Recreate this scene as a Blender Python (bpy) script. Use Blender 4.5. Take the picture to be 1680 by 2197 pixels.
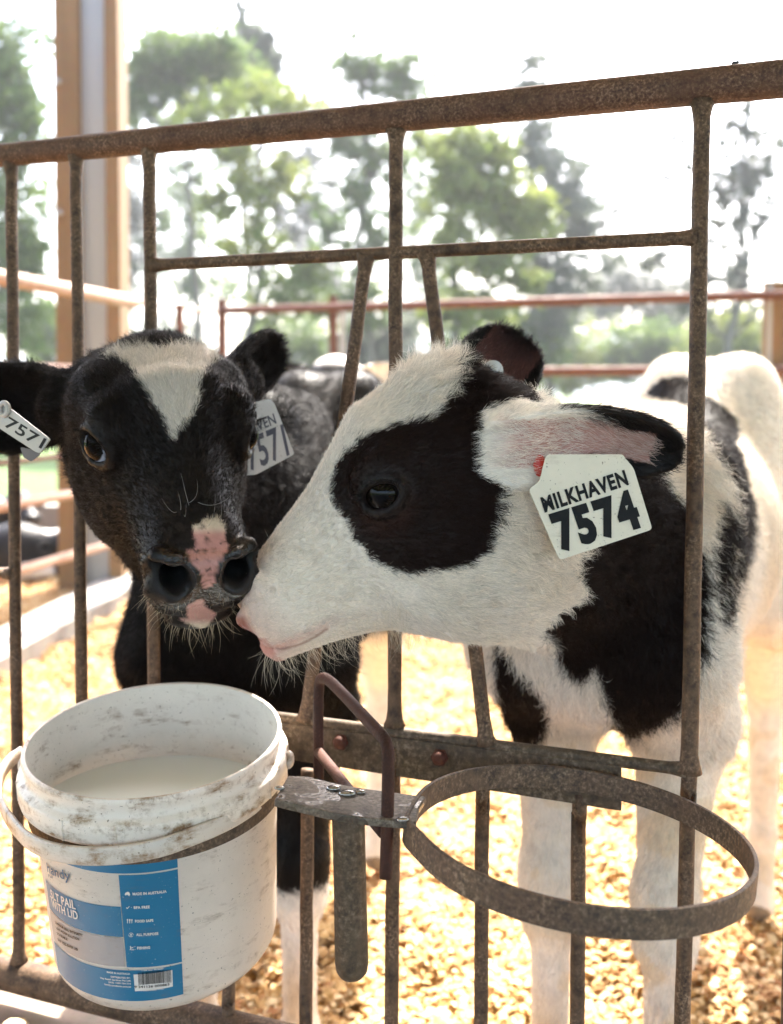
import bpy, bmesh, math, random
import numpy as np
from mathutils import Vector, Matrix
random.seed(7)
RNG = np.random.default_rng(11)
for o in list(bpy.data.objects): bpy.data.objects.remove(o)
SC = bpy.context.scene
COL = SC.collection

# ------------------------------------------------------------------ camera
CAM_H = 0.87
TH = math.atan(105 / 2200.0)
cam_d = bpy.data.cameras.new('camera')
cam = bpy.data.objects.new('camera', cam_d); COL.objects.link(cam)
cam.location = (0, 0, CAM_H); cam.rotation_euler = (math.pi / 2 - TH, 0, 0)
cam_d.sensor_fit = 'VERTICAL'; cam_d.sensor_height = 36; cam_d.sensor_width = 27.5
cam_d.lens = 2200 / 2197 * 36
cam_d.shift_y = -155 / 2197
cam_d.clip_start = 0.02; cam_d.clip_end = 3000
cam_d.dof.use_dof = True; cam_d.dof.focus_distance = 0.80; cam_d.dof.aperture_fstop = 5.0
SC.camera = cam

# ------------------------------------------------------------------ light
SUN_EL, SUN_AZ = math.radians(52), math.radians(14)     # sun ahead of the camera, a little to the right
world = bpy.data.worlds.new('World'); SC.world = world; world.use_nodes = True
wn = world.node_tree; wn.nodes.clear()
wo = wn.nodes.new('ShaderNodeOutputWorld'); wb = wn.nodes.new('ShaderNodeBackground'); ws = wn.nodes.new('ShaderNodeTexSky')
ws.sky_type = 'NISHITA'; ws.sun_disc = False; ws.sun_elevation = SUN_EL; ws.sun_rotation = SUN_AZ
ws.air_density = 1.0; ws.dust_density = 4.0; ws.ozone_density = 1.0
wn.links.new(ws.outputs[0], wb.inputs[0]); wb.inputs[1].default_value = 0.15
wn.links.new(wb.outputs[0], wo.inputs[0])
sd = bpy.data.lights.new('sun', 'SUN'); sd.energy = 4.0; sd.angle = math.radians(0.53); sd.color = (1, .95, .87)
sun = bpy.data.objects.new('sun', sd); COL.objects.link(sun); sun.location = (2, 6, 8)
_sdir = Vector((math.sin(SUN_AZ) * math.cos(SUN_EL), math.cos(SUN_AZ) * math.cos(SUN_EL), math.sin(SUN_EL)))
sun.rotation_euler = (-_sdir).to_track_quat('-Z', 'Y').to_euler()
SC.view_settings.view_transform = 'Standard'; SC.view_settings.look = 'None'
SC.view_settings.exposure = 3.08; SC.view_settings.gamma = 1.0; SC.view_settings.use_curve_mapping = False
SC.cycles.use_denoising = True
SC.cycles.max_bounces = 6; SC.cycles.diffuse_bounces = 4; SC.cycles.transparent_max_bounces = 8
SC.cycles.sample_clamp_indirect = 4.0
SC.cycles_curves.shape = 'RIBBONS' if hasattr(SC, 'cycles_curves') else 'RIBBONS'

# ------------------------------------------------------------------ measuring helpers
_F = np.array([0, math.cos(TH), -math.sin(TH)]); _D = np.array([0, -math.sin(TH), -math.cos(TH)]); _C = np.array([0, 0, CAM_H])
def W(u, v, d):
    """a point seen in the photo at (u, v) of its 1680 x 2197 copy, d metres in front of the lens"""
    return _C + np.array([(u - 840) / 2200 * d, 0, 0]) + _F * d + _D * ((v - 943) / 2200 * d)
def PX(P):
    P = np.asarray(P, float) - _C; d = P @ _F
    return np.stack([840 + 2200 * P[..., 0] / d, 943 + 2200 * (P @ _D) / d], -1)
def G(u, v):
    """where the ray through (u, v) meets the ground"""
    r = W(u, v, 1.0) - _C; return _C + r * (-CAM_H / r[2])
def unit(v): v = np.asarray(v, float); return v / np.linalg.norm(v)

# ------------------------------------------------------------------ tagging helpers
def tag(o, label=None, cat=None, group=None, kind=None):
    for k, v in (('label', label), ('category', cat), ('group', group), ('kind', kind)):
        if v: o[k] = v
    return o
def empty(name, loc=(0, 0, 0)):
    o = bpy.data.objects.new(name, None); COL.objects.link(o); o.location = Vector([float(x) for x in loc]); o.empty_display_size = .05
    bpy.context.view_layer.update(); return o
def link(o, parent=None):
    COL.objects.link(o)
    if parent is not None:
        o.parent = parent; o.matrix_parent_inverse = Matrix.Translation(parent.location).inverted()
    return o
def mesh_obj(name, verts, faces, mats, parent=None, smooth=True, fm=None):
    me = bpy.data.meshes.new(name); me.from_pydata([tuple(map(float, v)) for v in verts], [], faces); me.update()
    for m in (mats if isinstance(mats, (list, tuple)) else [mats]): me.materials.append(m)
    if smooth: me.polygons.foreach_set('use_smooth', [True] * len(me.polygons))
    if fm is not None: me.polygons.foreach_set('material_index', fm)
    return link(bpy.data.objects.new(name, me), parent)
def ids_to_tree(o, parent):
    o.parent = parent
class MB:
    """collects shapes, then links them as ONE mesh"""
    def __init__(s): s.v = []; s.f = []; s.sm = []; s.mi = []
    def add(s, v, f, smooth=True, mi=0):
        b = len(s.v); s.v += [tuple(map(float, x)) for x in v]; s.f += [tuple(b + i for i in q) for q in f]
        s.sm += [smooth] * len(f); s.mi += [mi] * len(f); return s
    def box(s, c, size, R=None, mi=0):
        c = np.array(c, float); h = np.array(size) / 2; R = np.eye(3) if R is None else np.array(R)
        p = [c + R @ (h * [x, y, z]) for x in (-1, 1) for y in (-1, 1) for z in (-1, 1)]
        return s.add(p, [(0, 1, 3, 2), (4, 6, 7, 5), (0, 4, 5, 1), (2, 3, 7, 6), (0, 2, 6, 4), (1, 5, 7, 3)], False, mi)
    def tube(s, pts, r, n=16, caps=True, jit=0.0, mi=0, closed=False):
        pts = [np.array(p, float) for p in pts]; rs = r if isinstance(r, (list, tuple, np.ndarray)) else [r] * len(pts)
        m = len(pts); V = []; up = None
        for i, p in enumerate(pts):
            if closed: t = unit(pts[(i + 1) % m] - pts[i - 1])
            else: t = unit(pts[min(i + 1, m - 1)] - pts[max(i - 1, 0)])
            if up is None: up = np.array([0, 0, 1.]) if abs(t[2]) < .9 else np.array([1., 0, 0])
            a = unit(np.cross(t, up)); b = np.cross(a, t); up = b
            for j in range(n):
                q = 2 * math.pi * j / n; rr = rs[i] * (1 + (random.uniform(-jit, jit) if jit else 0))
                V.append(p + rr * (a * math.cos(q) + b * math.sin(q)))
        F = []
        for i in range(m if closed else m - 1):
            for j in range(n):
                k = (i + 1) % m
                F.append((i * n + j, i * n + (j + 1) % n, k * n + (j + 1) % n, k * n + j))
        if caps and not closed: F += [tuple(range(n))[::-1], tuple(range((m - 1) * n, m * n))]
        return s.add(V, F, True, mi)
    def ball(s, c, r, n=12, mi=0, sc=(1, 1, 1)):
        V = []; F = []; m = n // 2
        for i in range(m + 1):
            for j in range(n):
                a = math.pi * i / m; b = 2 * math.pi * j / n
                V.append(np.array(c) + r * np.array([math.sin(a) * math.cos(b) * sc[0], math.sin(a) * math.sin(b) * sc[1], math.cos(a) * sc[2]]))
        for i in range(m):
            for j in range(n): F.append((i * n + j, (i + 1) * n + j, (i + 1) * n + (j + 1) % n, i * n + (j + 1) % n))
        return s.add(V, F, True, mi)
    def prism(s, poly, o, ax, ay, az, h, mi=0):
        """poly (2-D, counter-clockwise) laid at o on axes ax, ay and thickened by h along az"""
        n = len(poly); o, ax, ay, az = map(np.array, (o, ax, ay, az))
        V = [o + ax * x + ay * y for x, y in poly] + [o + ax * x + ay * y + az * h for x, y in poly]
        F = [tuple(range(n))[::-1], tuple(range(n, 2 * n))] + [(i, (i + 1) % n, n + (i + 1) % n, n + i) for i in range(n)]
        return s.add(V, F, False, mi)
    def build(s, name, mats, parent=None):
        o = mesh_obj(name, s.v, s.f, mats, parent, False, s.mi); o.data.polygons.foreach_set('use_smooth', s.sm); return o

# ------------------------------------------------------------------ materials
def new_mat(name):
    m = bpy.data.materials.new(name); m.use_nodes = True; nt = m.node_tree
    return m, nt, nt.nodes['Principled BSDF']
def nd(nt, t, **kw):
    n = nt.nodes.new(t)
    for k, v in kw.items():
        if k[0] == '_': setattr(n, k[1:], v)
        else: n.inputs[k].default_value = v
    return n
def noise(nt, scale, detail=4, rough=.55, coord='Object', dist=0.0, stretch=None):
    tc = nt.nodes.new('ShaderNodeTexCoord'); n = nd(nt, 'ShaderNodeTexNoise', Scale=scale, Detail=detail, Roughness=rough, Distortion=dist)
    src = tc.outputs[coord]
    if stretch:
        mp = nt.nodes.new('ShaderNodeMapping'); mp.inputs['Scale'].default_value = stretch; nt.links.new(src, mp.inputs[0]); src = mp.outputs[0]
    nt.links.new(src, n.inputs['Vector']); return n
def ramp(nt, fac, stops):
    r = nt.nodes.new('ShaderNodeValToRGB'); e = r.color_ramp.elements
    while len(e) < len(stops): e.new(.5)
    for i, (p, c) in enumerate(stops): e[i].position = p; e[i].color = (*c, 1) if len(c) == 3 else c
    nt.links.new(fac, r.inputs[0]); return r
def mix(nt, fac, a, b, mode='MIX'):
    m = nt.nodes.new('ShaderNodeMix'); m.data_type = 'RGBA'; m.blend_type = mode
    for i, x in ((0, fac), (6, a), (7, b)):
        if isinstance(x, (int, float)): m.inputs[i].default_value = x
        elif isinstance(x, tuple): m.inputs[i].default_value = (*x, 1)
        else: nt.links.new(x, m.inputs[i])
    return m.outputs[2]
def bump(nt, h, strength, dist, bs):
    b = nd(nt, 'ShaderNodeBump', Strength=strength, Distance=dist); nt.links.new(h, b.inputs['Height']); nt.links.new(b.outputs[0], bs.inputs['Normal']); return b
def plain(name, col, rough=.6, metal=0.0, spec=.5):
    m, nt, b = new_mat(name); b.inputs['Base Color'].default_value = (*col, 1); b.inputs['Roughness'].default_value = rough
    b.inputs['Metallic'].default_value = metal; b.inputs['Specular IOR Level'].default_value = spec; return m

# ------------------------------------------------------------------ signed-distance modelling of the animals
def smin(a, b, k):
    h = np.clip(.5 + .5 * (b - a) / k, 0, 1); return b + (a - b) * h - k * h * (1 - h)
class Prim:
    def __init__(s, f, k=.02, grp='body', flow=(0, 0, -1), cut=False, hair=1.0): s.f, s.k, s.grp, s.flow, s.cut, s.hair = f, k, grp, unit(flow), cut, hair
def cone(a, b, ra, rb, sq=None, q=1.0):
    """tapered capsule, optionally squashed by q along sq"""
    a = np.array(a, float); b = np.array(b, float); n = None if sq is None else unit(sq)
    def T(p): return p if n is None else p + n * ((p @ n) * (1 / q - 1))[..., None]
    A = a if n is None else a + n * ((a @ n) * (1 / q - 1)); B = b if n is None else b + n * ((b @ n) * (1 / q - 1))
    ba = B - A; L2 = max(ba @ ba, 1e-12); cf = 1.0 if n is None else min(1, (1 + q) / 2)
    def f(p):
        p = T(p); t = np.clip((p - A) @ ba / L2, 0, 1)
        return (np.linalg.norm(p - A - t[..., None] * ba, axis=-1) - (ra + (rb - ra) * t)) * cf
    return f
def ellip(c, M, r):
    """ellipsoid: M rows are its axes"""
    c = np.array(c, float); M = np.array(M, float); r = np.array(r, float)
    def f(p):
        q = (p - c) @ M.T / r; n = np.linalg.norm(q, axis=-1); g = np.linalg.norm(q / r, axis=-1) + 1e-9
        return n * (n - 1) / g
    return f
def ear_sdf(base, tip, width, normal, cup=.28, th=.0040):
    base = np.array(base); ax = np.array(tip) - base; L = np.linalg.norm(ax); ax = ax / L
    n = np.array(normal, float); n = unit(n - ax * (n @ ax)); bx = np.cross(ax, n)
    def f(p):
        q = p - base; a = q @ ax / L; b = q @ bx; c = q @ n
        hw = np.interp(a, [-.25, 0, .15, .35, .55, .75, .88, .96, 1.0, 1.05], [.3, .52, .74, .94, 1, .92, .74, .5, .2, -.3]) * width / 2
        hs = np.maximum(hw, .004)
        u = np.clip(b / hs, -1.3, 1.3)
        cm = -cup * 2 * np.minimum(hs, width * .5) * np.clip(1.15 - a * .6, 0, 1.2) * (1 - u * u) + .010 * np.clip(a, 0, 1) ** 2
        sh = np.abs(c - cm) * .75 - th * np.interp(a, [0, .5, 1], [1.8, 1.1, .9])
        out = np.maximum(np.abs(b) - hw, np.maximum((a - 1.0) * L, (-.06 - a) * L))
        return -smin(-sh, -out * .8, .0035)
    f.ear = (base, ax, L, n, bx, width)
    return f
def _field(prims, p):
    d = np.full(len(p), 1e3)
    for q in prims:
        v = q.f(p)
        d = -smin(-d, v, q.k) if q.cut else smin(d, v, q.k)
    return d
def dist_field(prims, p, B=.06):
    """the same field, asking in each small block of space only the shapes near it"""
    if len(p) < 4000: return _field(prims, p)
    c = np.floor(p / B).astype(np.int64); key = (c[:, 0] * 4096 + c[:, 1]) * 4096 + c[:, 2]
    order = np.argsort(key, kind='stable'); ks = key[order]; st = np.r_[0, np.flatnonzero(np.diff(ks)) + 1, len(ks)]
    ctr = (c[order[st[:-1]]] + .5) * B
    near = np.stack([q.f(ctr) for q in prims], 1) < (B * .87 * 1.35 + np.array([.06 if not q.cut else .02 for q in prims]))[None]
    out = np.full(len(p), 1e3)
    for i in range(len(st) - 1):
        ii = order[st[i]:st[i + 1]]; sel = [q for q, n in zip(prims, near[i]) if n]
        out[ii] = _field(sel, p[ii]) if sel else .06
    return out
def surface_nets(prims, lo, hi, h):
    """sparse dual surface of the distance field with cell size h"""
    lo = np.array(lo); lv = 5; H = h * 2 ** lv
    n = np.ceil((np.array(hi) - lo) / H).astype(int)
    cells = np.stack(np.meshgrid(*[np.arange(k) for k in n], indexing='ij'), -1).reshape(-1, 3)
    for l in range(lv, -1, -1):
        s = h * 2 ** l; ctr = lo + (cells + .5) * s
        d = dist_field(prims, ctr); cells = cells[np.abs(d) < s * 1.75 + .006 * (l > 0)]
        if l: cells = (cells[:, None] * 2 + np.array([[i, j, k] for i in (0, 1) for j in (0, 1) for k in (0, 1)])[None]).reshape(-1, 3)
    M = 1 << 14
    key = lambda c: (c[..., 0] * M + c[..., 1]) * M + c[..., 2]
    off = np.array([[i, j, k] for i in (0, 1) for j in (0, 1) for k in (0, 1)])
    cc = cells[:, None] + off[None]; uk, inv = np.unique(key(cc).ravel(), return_inverse=True)
    up = np.stack([uk // M // M, (uk // M) % M, uk % M], -1); dv = dist_field(prims, lo + up * h)
    D = dv[inv].reshape(-1, 8); ins = D < 0
    act = ins.any(1) & ~ins.all(1); cells = cells[act]; D = D[act]
    acc = np.zeros((len(cells), 3)); cnt = np.zeros(len(cells))
    for i in range(8):
        for b in (1, 2, 4):
            j = i | b
            if j == i: continue
            a, c = D[:, i], D[:, j]; m = (a < 0) != (c < 0); t = a / np.where(m, a - c, 1)
            P = off[i] + (off[j] - off[i])[None] * t[:, None]; acc[m] += P[m]; cnt[m] += 1
    V = lo + (cells + acc / cnt[:, None]) * h
    ck = key(cells); order = np.argsort(ck); sk = ck[order]
    def find(c):
        k = key(c); i = np.clip(np.searchsorted(sk, k), 0, len(sk) - 1); return np.where(sk[i] == k, order[i], -1)
    F = []
    for ax in range(3):
        o1, o2 = [(1, 2), (2, 0), (0, 1)][ax]; bit = [4, 2, 1][ax]
        a, c = D[:, 0], D[:, bit]; m = (a < 0) != (c < 0); C = cells[m]
        e1 = np.eye(3, dtype=int)[o1]; e2 = np.eye(3, dtype=int)[o2]
        q = np.stack([find(C), find(C - e1), find(C - e1 - e2), find(C - e2)], 1); ok = (q >= 0).all(1)
        fl = (a[m] < 0)[:, None]; q = np.where(fl, q, q[:, ::-1]); F.append(q[ok])
    F = np.concatenate(F)
    e = h * .6; g = np.stack([dist_field(prims, V + e * x) - dist_field(prims, V - e * x) for x in np.eye(3)], 1)
    g /= np.linalg.norm(g, axis=1, keepdims=True) + 1e-12
    V = V - g * np.clip(dist_field(prims, V), -h * .5, h * .5)[:, None] * .7
    return V, F, g
def table(xs, ys, sm=12):
    g = np.arange(min(xs) - 60, max(xs) + 60.0, 2.0); v = np.interp(g, xs, ys)
    k = np.exp(-.5 * (np.arange(-40, 41) * 2 / sm) ** 2); k /= k.sum()
    v = np.convolve(np.pad(v, 40, mode='edge'), k, 'valid'); return lambda s: np.interp(s, g, v)
class Head:
    """a calf's head: s runs muzzle to nape, x across, t dorsal; sizes in units of k metres"""
    def __init__(h, origin, es, et, k, poll=0, mirror=1, s1=590.0, wk=1.0, eo=1.0):
        h.o = np.array(origin); h.es = unit(es); et = np.array(et, float); h.et = unit(et - h.es * (et @ h.es)); h.ex = np.cross(h.es, h.et) * mirror; h.k = k; h.poll = poll; h.s1 = s1; h.eo = eo
        h.top = table([-60, -22, 0, 30, 74, 130, 207, 290, 379, 445, 528, 600, 660, 720, 800],
                      [10, 14, 40, 66, 86, 116, 156, 214, 282, 318 - poll * .55, 338 - poll, 322 - poll * 1.3, 285 - poll * 1.3, 200, 130], 14)
        h.bot = table([-60, -22, -5, 21, 58, 120, 200, 266, 365, 450, 520, 600, 700],
                      [-90, -100, -126, -146, -158, -165, -182, -203, -228, -240, -225, -175, -110], 12)
        h.wid = table([-60, -22, 0, 40, 95, 160, 230, 300, 378, 450, 528, 600, 680, 760],
                      [100 * wk, 106 * wk, 120 * wk, 130 * wk, 124 * wk, 120, 126, 146, 171, 178, 176 - max(0, 1 - wk) * 260, 166 - max(0, 1 - wk) * 300, 135, 100], 14)
        h.ctr = table([-60, 0, 100, 200, 300, 378, 528, 700], [-14, -10, -8, 4, 30, 58, 80, 60], 20)
        h.low = table([-60, 0, 60, 120, 200, 300, 400, 520, 700], [.86, .86, .8, .74, .74, .8, .84, .8, .8], 20)
    def P(h, x, s, t): return h.o + (h.ex * x + h.es * s + h.et * t) * h.k
    def D(h, x, s, t): return unit(h.ex * x + h.es * s + h.et * t)
    def loc(h, p): q = (p - h.o) / h.k; return q @ h.ex, q @ h.es, q @ h.et
    def eye(h, m):
        a = math.radians(24); n = unit(h.ex * m * math.cos(a) - h.es * math.sin(a) + h.et * .08); b = unit(h.es + h.ex * m * math.tan(a)); b = unit(b - n * (b @ n))
        return np.array([h.P(m * 148, 362, 98), n, b, np.cross(n, b) * (1 if np.cross(n, b) @ h.et > 0 else -1)])
    def skull(h, p):
        x, s, t = h.loc(p); s0, s1 = 22.0, h.s1; sc = np.clip(s, s0, s1)
        tp, bt, w, c = h.top(sc), h.bot(sc), h.wid(sc), h.ctr(sc)
        up = t > c; hh = np.where(up, tp - c, c - bt); ww = np.where(up, w, w)
        r = (t - c) / hh
        # the jaw is narrower than the cheek; the bridge of the nose narrower than the cheek too
        nar = np.interp(sc, [0, 60, 140, 240, 340, 430, 600], [.92, .84, .66, .60, .74, .90, .95])
        ww = ww * np.where(up, 1 - (1 - nar) * np.clip(r, 0, 1) ** 1.2, 1 - (1 - h.low(sc)) * np.clip(-r, 0, 1) ** 1.5)
        e = np.where(up, 2.5, 2.4)
        cap = np.where(s < s0, (s0 - s) / 42.0, np.where(s > s1, (s - s1) / 115.0, 0.0))
        # the nose plate slopes: upper lip juts ahead of the brow of the nose
        ecap = np.where(s < s0, 3.3, 2.2)
        F = (np.abs(x / ww) ** e + np.abs(r) ** e + np.abs(cap) ** ecap) ** (1 / e)
        g = np.minimum(ww, hh)
        g = np.minimum(g, 115 - 70 * np.clip((s0 - s) / 20.0, 0, 1))
        return (F - 1) * g * .8 * h.k
    def prims(h):
        k = h.k; P = h.P; L = []; M = np.array([h.ex, h.es, h.et]); fl = h.D(0, 1, -.25)
        L.append(Prim(h.skull, .001, 'head', fl))
        S = lambda pts, r, kk=.012, cut=False: [Prim(cone(pts[i], pts[i + 1], r[i] * k, r[i + 1] * k), kk, 'head', fl, cut) for i in range(len(pts) - 1)]
        for m in (-1, 1):
            L.append(Prim(ellip(P(m * 146, 376, 98), M, np.array([38, 66, 54]) * k), .014, 'head', fl))        # eye mound
            L += S([P(m * 140, 330, 148), P(m * 152, 380, 156), P(m * 144, 440, 142)], [10, 13, 10], .022)      # brow
            E = h.eye(m); rg = [E[0] + (E[1] * (37 - 8 * abs(math.cos(a))) + E[2] * 46 * h.eo * math.cos(a) + E[3] * 31 * h.eo * math.sin(a)) * h.k for a in [i * math.pi / 6 for i in range(13)]]
            L += S(rg, [6] * 13, .006)      # eyelids
            L.append(Prim(ellip(P(m * 112, 430, -80), M, np.array([46, 130, 110]) * k), .03, 'head', fl))          # cheek muscle
            L.append(Prim(ellip(P(m * 150, 520, 90), M, np.array([36, 60, 70]) * k), .03, 'head', fl))            # behind the eye
            # flared outer wing of the nostril and the pad between
            L += S([P(m * 66, 4, 58), P(m * 96, 26, 52), P(m * 112, 44, 22)], [12, 14, 12], .008)
            L += S([P(m * 38, -10, 8), P(m * 70, -14, -22), P(m * 98, 8, -30)], [20, 20, 18], .010)
        L.append(Prim(ellip(P(0, 20, -112), M, np.array([66, 46, 34]) * k), .010, 'head', fl))                   # chin
        L.append(Prim(ellip(P(0, 545, 312 - h.poll), M, np.array([78, 80, 40]) * k), .03, 'head', fl))            # poll
        for m in (-1, 1):
            E = h.eye(m); L.append(Prim(ellip(E[0] + E[1] * 38 * h.k, E[1:], np.array([32, 38 * h.eo, 23 * h.eo]) * k), .004, 'head', fl, True))     # eye opening
            L += S([P(m * 50, -40, 22), P(m * 64, 4, 20)], [18, 20], .006, True)
            L += S([P(m * 58, -28, 6), P(m * 66, 0, 12), P(m * 68, 66, 14)], [21, 21, 19], .006, True); L += S([P(m * 68, -20, 16), P(m * 92, 0, 34), P(m * 106, 24, 44)], [15, 11, 6], .004, True)           # nostril comma
        # mouth slit, lip groove
        for m in (-1, 1):
            mp = [P(0, -34, -94), P(m * 62, -16, -102), P(m * 100, 24, -116), P(m * 104, 62, -124), P(m * 100, 95, -124), P(m * 98, 125, -119)]
            L += S(mp, [6, 5, 5, 4, 3, 1], .004, True)
        L += S([P(0, -40, 10), P(0, -36, -84)], [3, 3], .006, True)
        return L
# ------------------------------------------------------------------ calves
def calf_prims(base, fwd, sc3, head, nape_t=10, white=None, fl_off=((0, 0), (0, 0)), hl_off=((0, 0), (0, 0)), legz=1.0, neckr=(.082, .115), hip_up=0.0, withers_up=0.0):
    base = np.array(base, float); f = unit([fwd[0], fwd[1], 0]); l = np.array([-f[1], f[0], 0.]); z = np.array([0, 0, 1.])
    sf, sl, sz, sc = sc3
    B = lambda a, b, c: base + f * a * sf + l * b * sl + z * c * sz
    L = []; back = -f
    def C(a, b, ra, rb, k=.04, grp='body', flow=None, sq=None, q=1.0): L.append(Prim(cone(B(*a), B(*b), ra * sc, rb * sc, sq, q), k, grp, back * .5 - z if flow is None else flow))
    hu = hip_up
    C((-.04, 0, .555), (-.30, 0, .545), .148, .150, .03, sq=l, q=.80)
    C((-.30, 0, .545), (-.50, 0, .575 + hu * .5), .150, .135, .04, sq=l, q=.86)
    C((-.48, 0, .60 + hu), (-.60, 0, .57 + hu * .7), .128, .100, .05)
    C((-.02, 0, .655 + withers_up), (-.20, 0, .655 + withers_up), .062, .055, .06, flow=back)
    for m in (-1, 1): C((-.47, m * .06, .685 + hu), (-.50, m * .055, .68 + hu), .040, .040, .05, flow=back)
    C((.045, 0, .55), (.055, 0, .50), .10, .085, .05, flow=f * .2 - z)
    for m in (-1, 1):
        i = 0 if m > 0 else 1
        ox, oy = fl_off[i]
        C((.0, m * .075, .63), (.075, m * .085, .50), .058, .058, .04)
        C((.075, m * .085, .50), (.0, m * .08, .43), .056, .052, .03)
        C((.0, m * .08, .43), (.03 + ox * .6, m * .072 + oy * .6, .28), .048, .028, .03, 'leg', -z)
        C((.03 + ox * .6, m * .072 + oy * .6, .285), (.03 + ox * .65, m * .072 + oy * .65, .245), .036, .034, .014, 'leg', -z)
        C((.03 + ox * .65, m * .072 + oy * .65, .245), (.03 + ox, m * .072 + oy, .10), .0215, .0185, .015, 'leg', -z)
        C((.03 + ox, m * .072 + oy, .10), (.035 + ox, m * .072 + oy, .08), .023, .022, .01, 'leg', -z)
        C((.035 + ox, m * .072 + oy, .08), (.055 + ox, m * .072 + oy, .03), .018, .026, .01, 'leg', -z)
        C((.055 + ox, m * .072 + oy, .024), (.062 + ox, m * .072 + oy, .024), .025, .022, .006, 'hoof', -z)
        ox, oy = hl_off[i]
        C((-.57, m * .06, .58 + hu * .6), (-.52 + ox * .3, m * .088, .44), .095, .062, .05)
        C((-.52 + ox * .3, m * .088, .44), (-.64 + ox * .7, m * .078 + oy * .7, .30), .060, .030, .03, 'leg', -z)
        C((-.645 + ox * .7, m * .078 + oy * .7, .305), (-.615 + ox, m * .078 + oy, .11), .030, .020, .018, 'leg', -z)
        C((-.615 + ox, m * .078 + oy, .11), (-.61 + ox, m * .078 + oy, .08), .024, .021, .012, 'leg', -z)
        C((-.61 + ox, m * .078 + oy, .08), (-.585 + ox, m * .078 + oy, .03), .019, .027, .01, 'leg', -z)
        C((-.585 + ox, m * .078 + oy, .024), (-.578 + ox, m * .078 + oy, .024), .025, .022, .006, 'hoof', -z)
    C((-.69, 0, .67 + hu), (-.735, 0, .56), .020, .014, .02, 'body', -z); C((-.735, 0, .56), (-.735, 0, .34), .014, .018, .01, 'body', -z)
    # neck
    n0 = head.P(0, 600, nape_t); n1 = B(-.02, 0, .575 + withers_up * .5); nm = (n0 + n1) / 2 + z * .01
    fl = unit(n1 - n0) - z * .35
    k = head.k
    L.append(Prim(cone(n0, nm, neckr[0], neckr[0] * 1.04), .045, 'neck', fl)); L.append(Prim(cone(nm, n1, neckr[0] * 1.04, neckr[1]), .05, 'neck', fl))
    c0 = head.P(0, 500, nape_t - 110)
    L.append(Prim(cone(c0, B(.05, 0, .55), neckr[0] * .62, neckr[1] * .72), .06, 'neck', fl))
    return L, B
# right calf
KR = .84 / 2200
u_s = (W(1135, 990, .866) - W(530, 1282, .850)); 
HR = Head(W(537, 1280, .856), u_s, np.array([-.40, -.05, .9]), KR, 78, wk=1.05)
# es x et should point at the camera for the near side
def near_sign(h): return 1 if (h.ex @ _F) < 0 else -1
NS = near_sign(HR)
f_r = unit(np.array([-.46, -.89, 0]))
PR, BR = calf_prims((.245, 1.10, 0), f_r, (1.10, .86, 1.22, .97), HR, -32, hip_up=.04, withers_up=-.01, neckr=(.076, .095))
HPR = HR.prims()
earsR = [Prim(ear_sdf(W(1068, 935, .792), W(1458, 960, .812), .060, (0.0, -.9, -.35), .34), .006, 'ear_near', W(1458, 962, .83) - W(1065, 935, .80)),
         Prim(cone(W(1010, 945, .86), W(1110, 930, .806), .034, .020), .02, 'ear_near', W(1458, 962, .83) - W(1065, 935, .80)),
         Prim(ear_sdf(W(1012, 850, .915), W(1112, 735, 1.0), .080, (-.05, -.9, 0.15)), .006, 'ear_far', W(1152, 690, 1.0) - W(1050, 800, .91)),
         Prim(cone(W(1000, 880, .88), W(1026, 836, .92), .03, .022), .02, 'ear_far', W(1152, 690, 1.0) - W(1050, 800, .91))]
prR = HPR[:1] + PR + HPR[1:] + earsR
# left calf
def basis(yaw, pitch, roll):
    R0 = np.array([[0, 1, 0], [1, 0, 0], [0, 0, 1.]]).T
    cy, sy = math.cos(yaw), math.sin(yaw); Rz = np.array([[cy, -sy, 0], [sy, cy, 0], [0, 0, 1]])
    cp, sp = math.cos(pitch), math.sin(pitch); Rx = np.array([[1, 0, 0], [0, cp, -sp], [0, sp, cp]])
    cr, sr = math.cos(roll), math.sin(roll); Ry = np.array([[cr, 0, sr], [0, 1, 0], [-sr, 0, cr]])
    return Rz @ Rx @ Ry @ R0
ML = basis(.4408, .60, -.0599); OL = _C + (np.array([-.1515, .8245, .7193]) - _C) * .96
HL = Head(OL, ML[:, 0], ML[:, 2], .000382 * .96, 132, 1, 550.0, .95, 1.22)
f_l = unit(np.array([-.12, -1, 0]))
PL, BL = calf_prims((-.165, 1.22, 0), f_l, (1.05, .84, 1.14, .97), HL, -45, withers_up=.06, hip_up=.07, neckr=(.070, .105))
earsL = [Prim(ear_sdf(W(165, 864, .945), W(-95, 885, 1.0), .084, (-.1, -.9, -.15)), .006, 'ear_near', W(-95, 905, 1.) - W(165, 870, .94)),
         Prim(cone(W(230, 850, .96), W(140, 872, .945), .034, .022), .02, 'ear_near', W(-95, 905, 1.) - W(165, 870, .94)),
         Prim(ear_sdf(W(505, 830, 1.0), W(592, 742, 1.075), .062, (.35, -.7, -.3)), .006, 'ear_far', W(610, 742, 1.07) - W(505, 830, 1.0)),
         Prim(cone(W(460, 850, .98), W(515, 825, 1.005), .03, .02), .02, 'ear_far', W(610, 742, 1.07) - W(505, 830, 1.0))]
HPL = HL.prims()
prL = HPL[:1] + PL + HPL[1:] + earsL
import time
def calf_mesh(name, pr, h, mat):
    t = time.time(); V, F, g = surface_nets(pr, (-.6, .6, -.02), (.9, 2.4, 1.1), h)
    print(name, len(V), len(F), time.time() - t)
    return mesh_obj(name, V, F.tolist(), mat), V, F, g
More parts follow.
